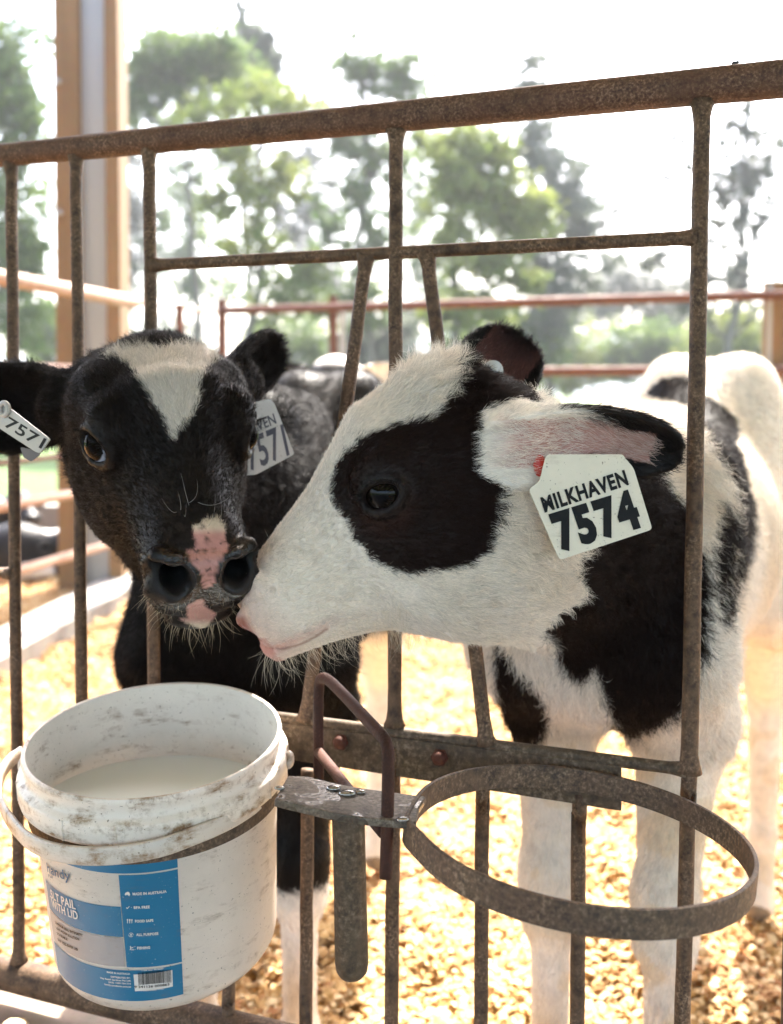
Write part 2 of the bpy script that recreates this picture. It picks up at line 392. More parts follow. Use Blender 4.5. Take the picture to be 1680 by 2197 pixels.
# ------------------------------------------------------------------ coats
def poly_sd(P, poly):
    """signed distance (negative inside) of 2-D points to a polygon"""
    P = np.asarray(P); poly = np.array(poly, float); d = np.full(len(P), 1e9); ins = np.zeros(len(P), bool)
    for i in range(len(poly)):
        a, b = poly[i], poly[i - 1]; e = b - a; w = P - a; t = np.clip((w @ e) / (e @ e), 0, 1)
        d = np.minimum(d, np.hypot(*(w - t[:, None] * e).T))
        c = (a[1] > P[:, 1]) != (b[1] > P[:, 1]); ins ^= c & (P[:, 0] < (b[0] - a[0]) * (P[:, 1] - a[1]) / np.where(b[1] == a[1], 1, b[1] - a[1]) + a[0])
    return np.where(ins, -d, d)
def wob(p, f, seed=0):
    """smooth pseudo-noise, -1..1, three channels"""
    r = np.random.default_rng(seed); out = np.zeros((len(p), 3))
    for i in range(5):
        K = r.normal(size=(3, 3)) * f * (1.0 + .5 * i); ph = r.uniform(0, 6.28, 3); out += np.sin(p @ K.T + ph) / (1 + .4 * i)
    return out / 2.6
def sstep(a, b, x): t = np.clip((x - a) / (b - a), 0, 1); return t * t * (3 - 2 * t)
def groups_of(prims, V):
    names = ['head', 'neck', 'body', 'leg', 'hoof', 'ear_near', 'ear_far']
    best = np.full(len(V), 1e9); grp = np.zeros(len(V), int); fl = np.zeros((len(V), 3)); w = np.zeros(len(V))
    for q in prims:
        if q.cut: continue
        v = q.f(V); gi = names.index(q.grp); m = v < best; best = np.where(m, v, best); grp = np.where(m, gi, grp)
        ww = np.exp(-np.clip(v, -.05, .2) / .012) * (6 if gi >= 5 else 1); fl += q.flow * ww[:, None]; w += ww
    return grp, fl / (w[:, None] + 1e-12)
def ear_uv(f, p):
    base, ax, L, n, bx, width = f.ear; q = p - base
    return q @ ax / L, q @ bx / (width / 2), q @ n
def attr_mat(name, rough=.55, spec=.35, sss=0.0, sheen=0.0, vary=0.0, bmp=0.0):
    m, nt, b = new_mat(name); a = nt.nodes.new('ShaderNodeAttribute'); a.attribute_name = 'coat'
    col = a.outputs['Color']
    if vary:
        n = noise(nt, vary, 3, .6); r = ramp(nt, n.outputs['Fac'], [(.3, (.72, .72, .72)), (.7, (1, 1, 1))]); col = mix(nt, 1.0, col, r.outputs[0], 'MULTIPLY')
    nt.links.new(col, b.inputs['Base Color']); b.inputs['Roughness'].default_value = rough; b.inputs['Specular IOR Level'].default_value = spec
    if bmp: n = noise(nt, 900, 2, .6); bump(nt, n.outputs['Fac'], bmp, .0006, b)
    return m
M_skin = attr_mat('calf_coat', .5, .2, vary=60, bmp=.5)
_nt = M_skin.node_tree; _b = _nt.nodes['Principled BSDF']; _a = [n for n in _nt.nodes if n.type == 'ATTRIBUTE'][0]   # the bare nose is moist and pebbled
_r = ramp(_nt, _a.outputs['Alpha'], [(0, (.26, .26, .26)), (1, (.5, .5, .5))]); _nt.links.new(_r.outputs[0], _b.inputs['Roughness']); _r2 = ramp(_nt, _a.outputs['Alpha'], [(0, (.38, .38, .38)), (1, (.2, .2, .2))]); _nt.links.new(_r2.outputs[0], _b.inputs['Specular IOR Level'])
_v = nd(_nt, 'ShaderNodeTexVoronoi', Scale=420); _tc = _nt.nodes.new('ShaderNodeTexCoord'); _nt.links.new(_tc.outputs['Object'], _v.inputs['Vector'])
_bp = nd(_nt, 'ShaderNodeBump', Distance=.0012); _bp.invert = True; _nt.links.new(_v.outputs['Distance'], _bp.inputs['Height']); _iv = nd(_nt, 'ShaderNodeMath', _operation='MULTIPLY_ADD'); _iv.inputs[1].default_value = -.45; _iv.inputs[2].default_value = .45; _nt.links.new(_a.outputs['Alpha'], _iv.inputs[0]); _nt.links.new(_iv.outputs[0], _bp.inputs['Strength'])
_nt.links.new(_b.inputs['Normal'].links[0].from_socket, _bp.inputs['Normal']); _nt.links.new(_bp.outputs[0], _b.inputs['Normal'])
M_fur = attr_mat('calf_fur', .48, .07)
M_eye = attr_mat('calf_eye', .03, .13)
WHITE = np.array([.86, .79, .71]); BLACK = np.array([.0052, .0036, .0032]); PINK = np.array([.55, .27, .23])
def lerp(a, b, t): return a + (b - a) * np.asarray(t)[..., None]
def set_col(me, C, wet=None):
    a = me.color_attributes.new('coat', 'FLOAT_COLOR', 'POINT'); a.data.foreach_set('color', np.c_[C, np.ones(len(C)) if wet is None else 1 - wet].astype(np.float32).ravel())
def make_hair(name, P, C, rad, parent):
    """P: (strands, points, 3)"""
    n, m, _ = P.shape; hc = bpy.data.hair_curves.new(name); hc.add_curves([m] * n)
    hc.attributes['position'].data.foreach_set('vector', np.ascontiguousarray(P, np.float32).ravel()) if 'position' in hc.attributes else hc.position_data.foreach_set('vector', np.ascontiguousarray(P, np.float32).ravel())
    ra = hc.attributes.get('radius') or hc.attributes.new('radius', 'FLOAT', 'POINT')
    ra.data.foreach_set('value', (rad[:, None] * np.array([1, .95, .75, .22] if m == 4 else np.linspace(1, .2, m))[None]).astype(np.float32).ravel())
    ca = hc.attributes.new('coat', 'FLOAT_COLOR', 'CURVE'); ca.data.foreach_set('color', np.c_[C, np.ones(n)].astype(np.float32).ravel())
    hc.materials.append(M_fur); return link(bpy.data.objects.new(name, hc), parent)
def tri_sample(V, F, N, wt, n, rng):
    T = np.concatenate([F[:, [0, 1, 2]], F[:, [0, 2, 3]]]); a = np.linalg.norm(np.cross(V[T[:, 1]] - V[T[:, 0]], V[T[:, 2]] - V[T[:, 0]]), axis=1) * wt[T].mean(1)
    c = np.cumsum(a); i = np.searchsorted(c, rng.random(n) * c[-1]); i = np.minimum(i, len(T) - 1)
    r1, r2 = rng.random(n), rng.random(n); fl = r1 + r2 > 1; r1 = np.where(fl, 1 - r1, r1); r2 = np.where(fl, 1 - r2, r2)
    b = np.stack([1 - r1 - r2, r1, r2], 1); return T[i], b
def calf(name, label, group, prims, H, color, length, n_hair, h=.0028, seed=1, bounds=((-.7, .55, -.02), (1.0, 2.6, 1.15)), rootloc=(0, 0, 0)):
    V, F, N = surface_nets(prims, bounds[0], bounds[1], h); rng = np.random.default_rng(seed)
    grp, flow = groups_of(prims, V); C, skin = color(V, N, grp, np.zeros(len(V)), True)
    root = mesh_obj(name, V - np.array(rootloc), F.tolist(), M_skin); root.location = rootloc; bpy.context.view_layer.update()
    x_, s_, t_ = H.loc(V); set_col(root.data, C, (grp == 0) * sstep(30, 14, s_) * sstep(-80, -68, t_) * sstep(104, 90, np.abs(x_)) * sstep(26, 46, np.hypot(np.abs(x_) - 68, t_ - 14))); tag(root, label, 'calf', group)
    if n_hair:
        L, wt = length(V, N, grp)
        T, b = tri_sample(V, F, N, wt, n_hair, rng)
        I = lambda A: (A[T] * (b[..., None] if A.ndim == 2 else b)).sum(1)
        R = I(V); n = I(N); n /= np.linalg.norm(n, axis=1, keepdims=True); fl = I(flow); ln = I(L) * rng.uniform(.65, 1.2, n_hair); g = grp[T[:, 0]]
        fl = fl + .28 * wob(R, 28, 3) + .16 * wob(R, 90, 4)
        fl -= n * (fl * n).sum(1)[:, None]; fl /= np.linalg.norm(fl, axis=1, keepdims=True) + 1e-9
        # clumps: tips lean to the middle of their small neighbourhood
        q = R + .35 * .01 * wob(R, 200, 5); cs = .0055; key = np.floor(q / cs).astype(np.int64); kk = (key[:, 0] * 8192 + key[:, 1]) * 8192 + key[:, 2]
        u, inv = np.unique(kk, return_inverse=True); cnt = np.bincount(inv)[:, None]; ctr = np.stack([np.bincount(inv, R[:, i]) for i in range(3)], 1) / cnt
        rr = np.random.default_rng(5).normal(size=(len(u), 3)); toC = ctr[inv] - R
        fluff = sstep(.008, .018, ln)
        jit = rng.normal(size=(n_hair, 3)) * .17
        d0 = fl * .85 + n * .62 + jit * .8; d1 = fl * 1.0 + n * .18 + jit + rr[inv] * (.12 + .22 * fluff)[:, None]; d2 = fl * 1.0 + n * (.02 + .15 * rng.random(n_hair))[:, None] + jit * 1.3 + rr[inv] * (.2 + .75 * fluff)[:, None]
        for d in (d0, d1, d2): d /= np.linalg.norm(d, axis=1, keepdims=True)
        s = ln[:, None] / 3; P0 = R - n * .0006; P1 = P0 + d0 * s; P2 = P1 + d1 * s + toC * .22; P3 = P2 + d2 * s + toC * .38
        Cc, _ = color(R, n, g, rng.normal(size=n_hair) * 1.0, False)
        Cc = Cc * (rng.uniform(.72, 1.2, n_hair))[:, None]
        rad = np.interp(ln, [.003, .02], [.00011, .00015]) * rng.uniform(.8, 1.2, n_hair)
        make_hair('fur', np.stack([P0, P1, P2, P3], 1), Cc, rad, root)
    return root, V, F, N, grp
def eyeball(H, m, root, look=(0, 0), sclera=(.42, .40, .42), ir=1.0, mat=None):
    E = H.eye(m); r = 46 * H.k * (1 + (H.eo - 1) * .5); c = E[0] + E[1] * 0 * H.k; n = unit(E[1] + E[2] * look[0] + E[3] * look[1]); b = unit(E[2] - n * (E[2] @ n)); t = np.cross(n, b)
    V = []; F = []; Cc = []; NA, NB = 40, 48
    for i in range(NA + 1):
        a = math.pi * i / NA
        for j in range(NB):
            q = 2 * math.pi * j / NB; d = n * math.cos(a) + (b * math.cos(q) + t * math.sin(q)) * math.sin(a)
            bul = 1 + .06 * max(0, math.cos(a) - .62) / .38; V.append(c + d * r * bul)
            ex_ = math.hypot(math.sin(a) * math.cos(q) / (.42 * ir), math.sin(a) * math.sin(q) / (.28 * ir)) if a < 1.5 else 9
            Cc.append((.002, .002, .003) if ex_ < 1 else ((.005 + .002 * math.sin(q * 17), .003, .002) if a < .86 * ir else ((.01, .008, .008) if a < .95 * ir else sclera)))
    for i in range(NA):
        for j in range(NB): F.append((i * NB + j, (i + 1) * NB + j, (i + 1) * NB + (j + 1) % NB, i * NB + (j + 1) % NB))
    o = mesh_obj('eye', V, F, mat or M_eye, root); set_col(o.data, np.array(Cc)); return o
def strands(name, roots, dirs, lens, cols, rad, parent, droop=(0, 0, -.5), curl=.25, seed=3, m=6):
    rng = np.random.default_rng(seed); n = len(roots); P = [roots]; d = dirs / np.linalg.norm(dirs, axis=1, keepdims=True); c = rng.normal(size=(n, 3)) * curl
    for i in range(1, m):
        P.append(P[-1] + d * (lens / (m - 1))[:, None]); d = d + (np.array(droop) + c) / m; d /= np.linalg.norm(d, axis=1, keepdims=True)
    return make_hair(name, np.stack(P, 1), cols, rad, parent)
# ------------------------------------------------------------------ the calf in front (white face, black eye patch)
def cv(pts, k, ox, oy): return [(x / k + ox, y / k + oy) for x, y in pts]
c2 = lambda pts: cv(pts, 1.4418, 514.8, 669.2)
c4 = lambda pts: cv([(670 + (x - 670) * .84 if x > 670 else x, y) for x, y in pts], 3.1224, 1287.0, 669.2)
c1 = lambda pts: cv(pts, 1.958, 0, 652.1)
EYEPATCH = c2([(275, 540), (300, 460), (380, 385), (480, 345), (585, 335), (612, 290), (632, 230), (655, 160), (640, 60), (900, 60), (905, 290), (800, 292), (765, 300), (775, 380), (800, 450), (815, 500), (800, 580), (790, 650), (765, 740), (700, 785), (610, 800), (520, 812), (470, 800), (400, 760), (380, 730), (350, 705), (330, 650), (285, 600)])
NECKP = c2([(1030, 770), (1020, 860), (950, 865), (925, 930), (905, 985), (960, 1010), (1010, 1110), (1060, 1140), (1100, 1095), (1130, 1200), (1160, 1280), (1210, 1312), (1300, 1270), (1365, 1235), (1415, 1100), (1428, 850), (1390, 700), (1375, 590), (1330, 570), (1290, 500), (1220, 440), (1150, 420), (1100, 600), (1060, 740)])
BODYP = [c4([(340, 540), (430, 460), (560, 450), (620, 470), (620, 610), (480, 570)]),
         c4([(670, 560), (800, 620), (930, 720), (960, 800), (930, 870), (1000, 1060), (1060, 1300), (1040, 1560), (930, 1800), (850, 2060), (815, 2050), (860, 1850), (960, 1640), (970, 1560), (945, 1540), (950, 1400), (975, 1330), (950, 1120), (860, 1010), (780, 900), (670, 790)]),
         c4([(840, 1270), (920, 1380), (935, 1500), (900, 1620), (860, 1760), (800, 1880), (790, 1700), (790, 1560), (830, 1400)]),
         c4([(640, 1580), (690, 1650), (705, 1800), (690, 2300), (640, 2300)]),
         c2([(800, 1030), (870, 1130), (900, 1150), (925, 1190), (940, 1250), (930, 1310), (900, 1345), (845, 1345), (800, 1200)])]
XR = (HR.ex if NS > 0 else -HR.ex)
def color_R(V, N, grp, jit, skin):
    q = V.copy(); x = (V - HR.o) @ XR; m = x < 0; q[m] -= 2 * x[m, None] * XR[None]
    rag = wob(V, 260, 9)[:, 0] * 4 + wob(V, 700, 10)[:, 0] * 2.5 + jit * 4.5
    black = np.zeros(len(V)); hd = grp == 0; nk = (grp == 1) | (grp == 2) | (grp == 3)
    near = grp == 5; far = grp == 6
    sd = poly_sd(PX(q), EYEPATCH) + rag; black = np.where(hd | ((grp == 1) & (PX(V)[:, 0] < 1110)), sstep(3, -3, sd), black)
    uv = PX(V); s2 = poly_sd(uv, NECKP)
    for p in BODYP: s2 = np.minimum(s2, poly_sd(uv, p) - 7)
    black = np.maximum(black, np.where(nk, sstep(3, -3, s2 + rag * np.where(V[:, 1] > 1.22, .45, 1.2)), 0))
    _, hs, ht = HR.loc(V)
    C = lerp(WHITE[None] * np.ones((len(V), 1)), np.array([.78, .68, .56])[None], np.clip(.35 + .6 * wob(V, 25, 12)[:, 0], 0, 1))
    brown = sstep(90, 0, np.hypot(uv[:, 0] - 820, uv[:, 1] - 1090)) * .8 + .3
    Bk = lerp(BLACK[None] * np.ones((len(V), 1)), np.array([.040, .017, .012])[None], np.where(hd, brown, .2))
    # pink skin shows through the short hair of the lips and nose
    pk = np.where(hd, sstep(110, -30, hs) * .38 + sstep(24, 0, np.abs(ht + 108)) * .35 * sstep(200, 100, hs), 0)
    C = lerp(C, PINK[None], np.clip(pk * (1.3 if skin else .75), 0, 1)); C = lerp(C, np.array([.40, .15, .12])[None], np.where(hd & (ht < -70) & (hs < 5), .6, 0)); C = lerp(C, np.array([.22, .05, .045])[None], np.where(hd, sstep(-2, -24, hs) * sstep(-90, -75, ht) * sstep(0, -20, ht), 0) * .85)
    ml = np.abs(ht - np.interp(hs, [-34, 0, 24, 62, 95, 125], [-94, -107, -116, -124, -124, -119])); C = lerp(C, np.array([.28, .15, .12])[None], np.where(hd & (hs < 128), sstep(5, 1, ml), 0) * .75)
    C = C * np.where(((grp == 3) & (wob(V, 30, 88)[:, 0] > .25))[:, None], np.array([.95, .90, .81])[None], 1.0)
    C = lerp(C, Bk, black)
    E = HR.eye(NS); de = np.linalg.norm(V - E[0] - E[1] * 35 * HR.k, axis=1); C = lerp(C, np.array([.009, .005, .0045])[None] * np.ones((len(V), 1)), sstep(.024, .017, de))
    a, b, c = ear_uv(earsR[0].f, V); inner = (N @ earsR[0].f.ear[3]) > .1
    eb = sstep(-.08, .08, (a - .52 + .38 * np.clip(np.abs(b + .1) - .25, -.1, 1) - .10 * inner) + rag * .012)
    ce = lerp(lerp(WHITE[None], PINK[None] * [.95, 1.05, 1.05], np.clip((inner & (np.abs(b) < .62)) * (1.0 if skin else .15 + .45 * (a > .45)) * sstep(-.1, .15, a), 0, 1)), BLACK[None] * 1.6, eb * (1 - .8 * (inner & (np.abs(b) < .42) & (a < .84))))
    C = np.where(near[:, None], ce, C)
    a, b, c = ear_uv(earsR[2].f, V); inner = (N @ earsR[2].f.ear[3]) > .1
    ce = lerp(lerp(BLACK[None] * np.ones((len(V), 1)), np.array([.34, .15, .13])[None], inner * (np.abs(b) < .7) * sstep(1.0, .6, a) * (1 if skin else .3)), WHITE[None] * .9, (sstep(.42, .25, a + rag * .02) * inner * sstep(.3, -.2, b) if True else 0))
    C = np.where(far[:, None], ce, C)
    C = np.where((grp == 4)[:, None], np.array([.25, .19, .13])[None], C)
    return np.clip(C, .003, .95), black
def ear_len(f, V, N, L, sel, rim=.0075, ins=.010, out=.0045):
    a, b, c = ear_uv(f, V); inner = (N @ f.ear[3]) > .1
    return np.where(sel, np.where(np.abs(b) > .72, rim, np.where(inner, ins, out)), L)
def length_R(V, N, grp):
    x, s, t = HR.loc(V)
    L = np.interp(s, [-40, 30, 120, 300, 450, 600], [.0020, .0030, .0041, .0050, .0070, .0110])
    L = L + .017 * sstep(130, 30, np.hypot(s - 560, (t - 290) * .9)) + .004 * sstep(-100, -200, t) * (s > 250)
    nose = (grp == 0) & (s < 18) & (t > -60) & (np.abs(x) < 80)
    L = np.where(grp == 0, L, np.where(grp == 1, .017, np.where(grp == 2, np.where(V[:, 1] > 1.25, .009, .016), np.where(grp == 3, .008, .002))))
    L = np.where(nose, .0012, L); L = ear_len(earsR[0].f, V, N, L, grp == 5); L = ear_len(earsR[2].f, V, N, L, grp == 6)
    E = HR.eye(NS); de = np.linalg.norm(V - E[0] - E[1] * 35 * HR.k, axis=1); L = np.where(de < .0175, .0018, np.where(de < .024, np.minimum(L, .0038), L))
    wt = np.where(grp == 0, 1.0, np.where(grp == 1, .62, np.where(grp == 2, .34, np.where(grp >= 5, .9, .25))))
    wt = wt * np.where(nose, .05, 1) * np.where(de < .0150, .1, 1) * np.where(grp == 4, 0, 1) * np.where(V[:, 1] > 1.35, .5, 1)
    ml = np.abs(t - np.interp(s, [-34, 0, 24, 62, 95, 125], [-94, -107, -116, -124, -124, -119])); wt = wt * np.where((grp == 0) & (s < 128), np.clip(sstep(1, 6, ml), .05, 1), 1); L = np.where((grp == 0) & (s < 130) & (ml < 18), .002, L)
    inner = (grp == 5) & ((N @ earsR[0].f.ear[3]) > .1); wt = np.where(inner, .26, wt)
    wt *= np.where((N @ _F > .35), .45, 1)
    return L, wt
# ------------------------------------------------------------------ the calf facing the camera (black, white blaze)
BLAZE = c1([(445, 225), (480, 188), (600, 178), (680, 190), (760, 172), (860, 178), (910, 190), (915, 240), (880, 260), (840, 320), (830, 400), (820, 460), (790, 500), (750, 530), (735, 580), (715, 540), (690, 480), (650, 430), (640, 390), (590, 330), (560, 280), (500, 230)])
c6 = lambda pts: cv(pts, 5.153, 291.7, 1072.5)
NOSEP = c6([(625, 290), (700, 265), (780, 200), (900, 190), (980, 270), (975, 400), (1030, 520), (985, 610), (920, 680), (880, 800), (870, 900), (800, 985), (740, 960), (725, 800), (680, 740), (590, 680), (570, 570), (660, 510), (640, 400)])
CHINP = c6([(570, 1160), (740, 1085), (770, 1180), (890, 1250), (870, 1310), (740, 1440), (640, 1400), (500, 1325), (565, 1290)])
def color_L(V, N, grp, jit, skin):
    uv = PX(V); rag = wob(V, 260, 19)[:, 0] * 4 + wob(V, 700, 20)[:, 0] * 2.5 + jit * 3.5
    hd = grp == 0; fac = (N @ _F) < .25; x, s, t = HL.loc(V)
    C = BLACK[None] * np.ones((len(V), 1)); C = lerp(C, np.array([.013, .0075, .0055])[None], np.where(hd, sstep(-40, 80, V @ np.array([0, 0, 0])) * 0 + .5 + .5 * wob(V, 30, 22)[:, 0], .2))
    w = sstep(4, -4, poly_sd(uv, BLAZE) + rag) * (hd & fac & (t > 60)); C = lerp(C, np.array([.62, .56, .49])[None] * np.ones((len(V), 1)), w)
    sk = rag * .35; n_ = sstep(1.5, -1.5, poly_sd(uv, NOSEP) + sk) * (hd & fac & (s < 160)); c_ = sstep(2, -2, poly_sd(uv, CHINP) + sk) * (hd & fac & (s < 120))
    lo = sstep(1128, 1150, uv[:, 1]); pk = lerp(np.array([.62, .50, .38])[None] * np.ones((len(V), 1)), np.array([.50, .24, .21])[None], lo)
    dots = poly_dots(uv) if skin else np.zeros(len(V)); pk = lerp(pk, np.array([.03, .02, .02])[None], dots * .85)
    pad = (hd & (s < 14) & (t > -70)); C = lerp(C, np.array([.016, .013, .013])[None], pad * .6)
    nd = np.full(len(V), 9.)
    for m in (-1, 1): nd = np.minimum(nd, np.linalg.norm(V - HL.P(m * 68, 20, 14), axis=1))
    C = lerp(C, np.array([.0015, .001, .001])[None] * np.ones((len(V), 1)), sstep(.017, .011, nd) * hd)  # shade inside the nostril holes, put into the coat colour
    C = lerp(C, pk, n_ * .95 * np.clip(1.15 - .5 * (wob(V, 420, 77)[:, 0] > .45) * (uv[:, 1] > 1150), 0, 1)); lo = sstep(1345, 1325, uv[:, 1]); C = lerp(C, lerp(np.array([.6, .5, .38])[None] * np.ones((len(V), 1)), np.array([.52, .26, .21])[None], lo), c_)
    for m in (-1, 1): E = HL.eye(m); de = np.linalg.norm(V - E[0] - E[1] * 35 * HL.k, axis=1); C = lerp(C, np.array([.004, .003, .003])[None] * np.ones((len(V), 1)), sstep(.024, .017, de))
    wl = (grp == 3) & (((V[:, 1] < 1.5) & (V[:, 2] < .30)) | ((V[:, 1] >= 1.5) & (V[:, 2] < .60)))
    zz = np.where(V[:, 1] < 1.5, V[:, 2] - .295, V[:, 2] - .47) + rag * .0012
    C = lerp(C, WHITE[None] * np.ones((len(V), 1)), sstep(.006, -.006, zz) * (((grp == 3) | (grp == 2))))
    C = np.where((grp == 4)[:, None], np.array([.25, .19, .13])[None], C)
    return np.clip(C, .003, .95), w
_dr = np.random.default_rng(8); _dots = [(442 + _dr.normal() * 20, 1188 + _dr.normal() * 26, _dr.uniform(1.3, 3.0)) for _ in range(34)]
def poly_dots(uv):
    o = np.zeros(len(uv))
    for x, y, r in _dots: o = np.maximum(o, sstep(r + 1.0, r - .6, np.hypot(uv[:, 0] - x, uv[:, 1] - y)))
    return o
def length_L(V, N, grp):
    x, s, t = HL.loc(V); uv = PX(V)
    L = np.interp(s, [-40, 30, 120, 300, 450, 600], [.0018, .0032, .0045, .0060, .0080, .0110])
    pad = (grp == 0) & (s < 14) & (t > -62) & (np.abs(x) < 90)
    nosep = (grp == 0) & (poly_sd(uv, NOSEP) < 0) & (uv[:, 1] > 1135)
    L = np.where(grp == 0, L, np.where(grp == 1, .016, np.where(grp == 2, .016, np.where(grp == 3, .008, .002))))
    L = ear_len(earsL[0].f, V, N, L, grp == 5, .014, .012, .009); L = ear_len(earsL[2].f, V, N, L, grp == 6)
    de = np.full(len(V), 9.)
    for m in (-1, 1): E = HL.eye(m); de = np.minimum(de, np.linalg.norm(V - E[0] - E[1] * 35 * HL.k, axis=1))
    L = np.where(de < .0175, .0018, np.where(de < .024, np.minimum(L, .0038), L))
    wt = np.where(grp == 0, 1.0, np.where(grp == 1, .55, np.where(grp == 2, .34, np.where(grp >= 5, .9, .25))))
    wt = wt * np.where(pad | nosep, .02, 1) * np.where(de < .0150, .1, 1) * np.where(grp == 4, 0, 1) * np.where(V[:, 1] > 1.4, .4, 1)
    wt *= np.where((N @ _F > .35), .45, 1)
    return L, wt
NHR, NHL, HVOX = 560000, 460000, .003
# ------------------------------------------------------------------ materials of the place
def rust_mat(name, dark=(.034, .019, .012), mid=(.14, .083, .048), pale=(.34, .235, .155), amt=.5, red=0.0, speck=340):
    m, nt, b = new_mat(name)
    n1 = noise(nt, 22, 5, .6); n2 = noise(nt, speck, 3, .65); n3 = noise(nt, 90, 4, .6)
    c1 = ramp(nt, n2.outputs['Fac'], [(.36, dark), (.52, mid), (.68, pale)])
    c2 = ramp(nt, n3.outputs['Fac'], [(.35, dark), (.7, mid)])
    f = ramp(nt, n1.outputs['Fac'], [(.5 - amt * .3, (0, 0, 0)), (.75, (1, 1, 1))])
    c = mix(nt, f.outputs[0], c2.outputs[0], c1.outputs[0])
    if red: n4 = noise(nt, 14, 3, .5); r = ramp(nt, n4.outputs['Fac'], [(.45, (0, 0, 0)), (.7, (red, red, red))]); c = mix(nt, r.outputs[0], c, (.13, .045, .025))
    nt.links.new(c, b.inputs['Base Color']); rr = ramp(nt, n2.outputs['Fac'], [(.3, (.55, .55, .55)), (.7, (.85, .85, .85))]); nt.links.new(rr.outputs[0], b.inputs['Roughness'])
    b.inputs['Metallic'].default_value = .15; b.inputs['Specular IOR Level'].default_value = .35
    bump(nt, n2.outputs['Fac'], .55, .0012, b); return m
M_gate = rust_mat('rusty_gate_steel')
M_toprail = rust_mat('rusty_rail_steel', (.035, .018, .015), (.13, .072, .045), (.32, .22, .15), .9, .22, 420)
M_flat = rust_mat('weathered_flat_steel', (.04, .027, .018), (.12, .082, .05), (.27, .21, .15), .8, 0, 220)
M_ring = rust_mat('ring_steel', (.035, .025, .02), (.13, .086, .054), (.32, .235, .165), .9, .15, 300)
M_rod = rust_mat('brown_rod_steel', (.026, .009, .006), (.050, .018, .011), (.10, .052, .036), .4, .5, 500); M_rod.node_tree.nodes['Principled BSDF'].inputs['Specular IOR Level'].default_value = .3
M_bolt = rust_mat('bolt_rust', (.05, .016, .010), (.11, .035, .022), (.16, .07, .045), .5, .9, 420)
def wet_plate():
    m = rust_mat('wet_plate_steel', (.06, .045, .035), (.15, .12, .09), (.28, .24, .19), .8); nt = m.node_tree; b = nt.nodes['Principled BSDF']
    for l in list(b.inputs['Roughness'].links): nt.links.remove(l)
    n = noise(nt, 34, 2, .5); r = ramp(nt, n.outputs['Fac'], [(.54, (.6, .6, .6)), (.58, (.06, .06, .06))]); nt.links.new(r.outputs[0], b.inputs['Roughness']); b.inputs['Metallic'].default_value = .35; return m
M_plate = wet_plate()
def pail_mat(name, base, dirt_amt, low=.50):
    m, nt, b = new_mat(name)
    n1 = noise(nt, 9, 6, .7); n2 = noise(nt, 60, 5, .7); n3 = noise(nt, 420, 3, .6); n4 = noise(nt, 16, 5, .75, stretch=(1, 1, 5.0))
    def ms(a, lo, hi): r = ramp(nt, a, [(lo, (0, 0, 0)), (hi, (1, 1, 1))]); return r.outputs[0]
    c = mix(nt, ms(n1.outputs['Fac'], .35, .75), base, tuple(x * .82 for x in base))
    d1 = mix(nt, 1.0, ms(n4.outputs['Fac'], low, low + .16), ms(n2.outputs['Fac'], .44, .64), 'MULTIPLY')
    c = mix(nt, mix(nt, 1.0, d1, (dirt_amt,) * 3, 'MULTIPLY'), c, (.22, .13, .06))
    c = mix(nt, mix(nt, 1.0, ms(n3.outputs['Fac'], .66, .70), (.75,) * 3, 'MULTIPLY'), c, (.10, .065, .04))
    nt.links.new(c, b.inputs['Base Color']); b.inputs['Roughness'].default_value = .42; b.inputs['Subsurface Weight'].default_value = .0
    bump(nt, n2.outputs['Fac'], .12, .0008, b); return m
def thin_wall(m, f):
    nt = m.node_tree; b = nt.nodes['Principled BSDF']; t = nt.nodes.new('ShaderNodeBsdfTranslucent'); nt.links.new(b.inputs['Base Color'].links[0].from_socket, t.inputs[0]); x = nt.nodes.new('ShaderNodeMixShader'); x.inputs[0].default_value = f
    nt.links.new(b.outputs[0], x.inputs[1]); nt.links.new(t.outputs[0], x.inputs[2]); nt.links.new(x.outputs[0], nt.nodes['Material Output'].inputs[0]); return m
M_pail = thin_wall(pail_mat('white_pail_plastic', (.78, .69, .60), .8, .51), .3); M_pail_in = thin_wall(pail_mat('pail_inside', (.83, .79, .72), .85, .52), .35); M_bail = pail_mat('pail_handle_plastic', (.60, .54, .475), 1.0, .44)
M_pail_band = pail_mat('pail_collar_plastic', (.76, .68, .595), 1.0, .42)
def label_mat(name, col):
    m, nt, b = new_mat(name); n = noise(nt, 60, 5, .7); n2 = noise(nt, 500, 3, .6); n4 = noise(nt, 16, 5, .75, stretch=(1, 1, 5.0))
    r = ramp(nt, n.outputs['Fac'], [(.5, (0, 0, 0)), (.75, (.55, .55, .55))]); r4 = ramp(nt, n4.outputs['Fac'], [(.5, (0, 0, 0)), (.66, (1, 1, 1))])
    f = mix(nt, 1.0, r.outputs[0], r4.outputs[0], 'MULTIPLY')
    c = mix(nt, f, col, (.16, .10, .06)); r2 = ramp(nt, n2.outputs['Fac'], [(.69, (0, 0, 0)), (.71, (.7, .7, .7))]); c = mix(nt, r2.outputs[0], c, (.45, .42, .38))
    nt.links.new(c, b.inputs['Base Color']); b.inputs['Roughness'].default_value = .38; return m
M_blue = label_mat('label_blue', (.004, .125, .24)); M_grey = label_mat('label_grey', (.30, .27, .265)); M_lwhite = label_mat('label_white', (.60, .56, .52)); M_ink = plain('label_ink', (.005, .005, .006), .6, 0, .2); M_logo = plain('logo_blue', (.02, .09, .16), .5)
M_tag = pail_mat('tag_plastic', (.66, .60, .48), .6, .54); M_tagw = pail_mat('tag_plastic_white', (.60, .60, .60), .25, .64); M_tagg = pail_mat('tag_plastic_grey', (.42, .40, .37), .5, .55)
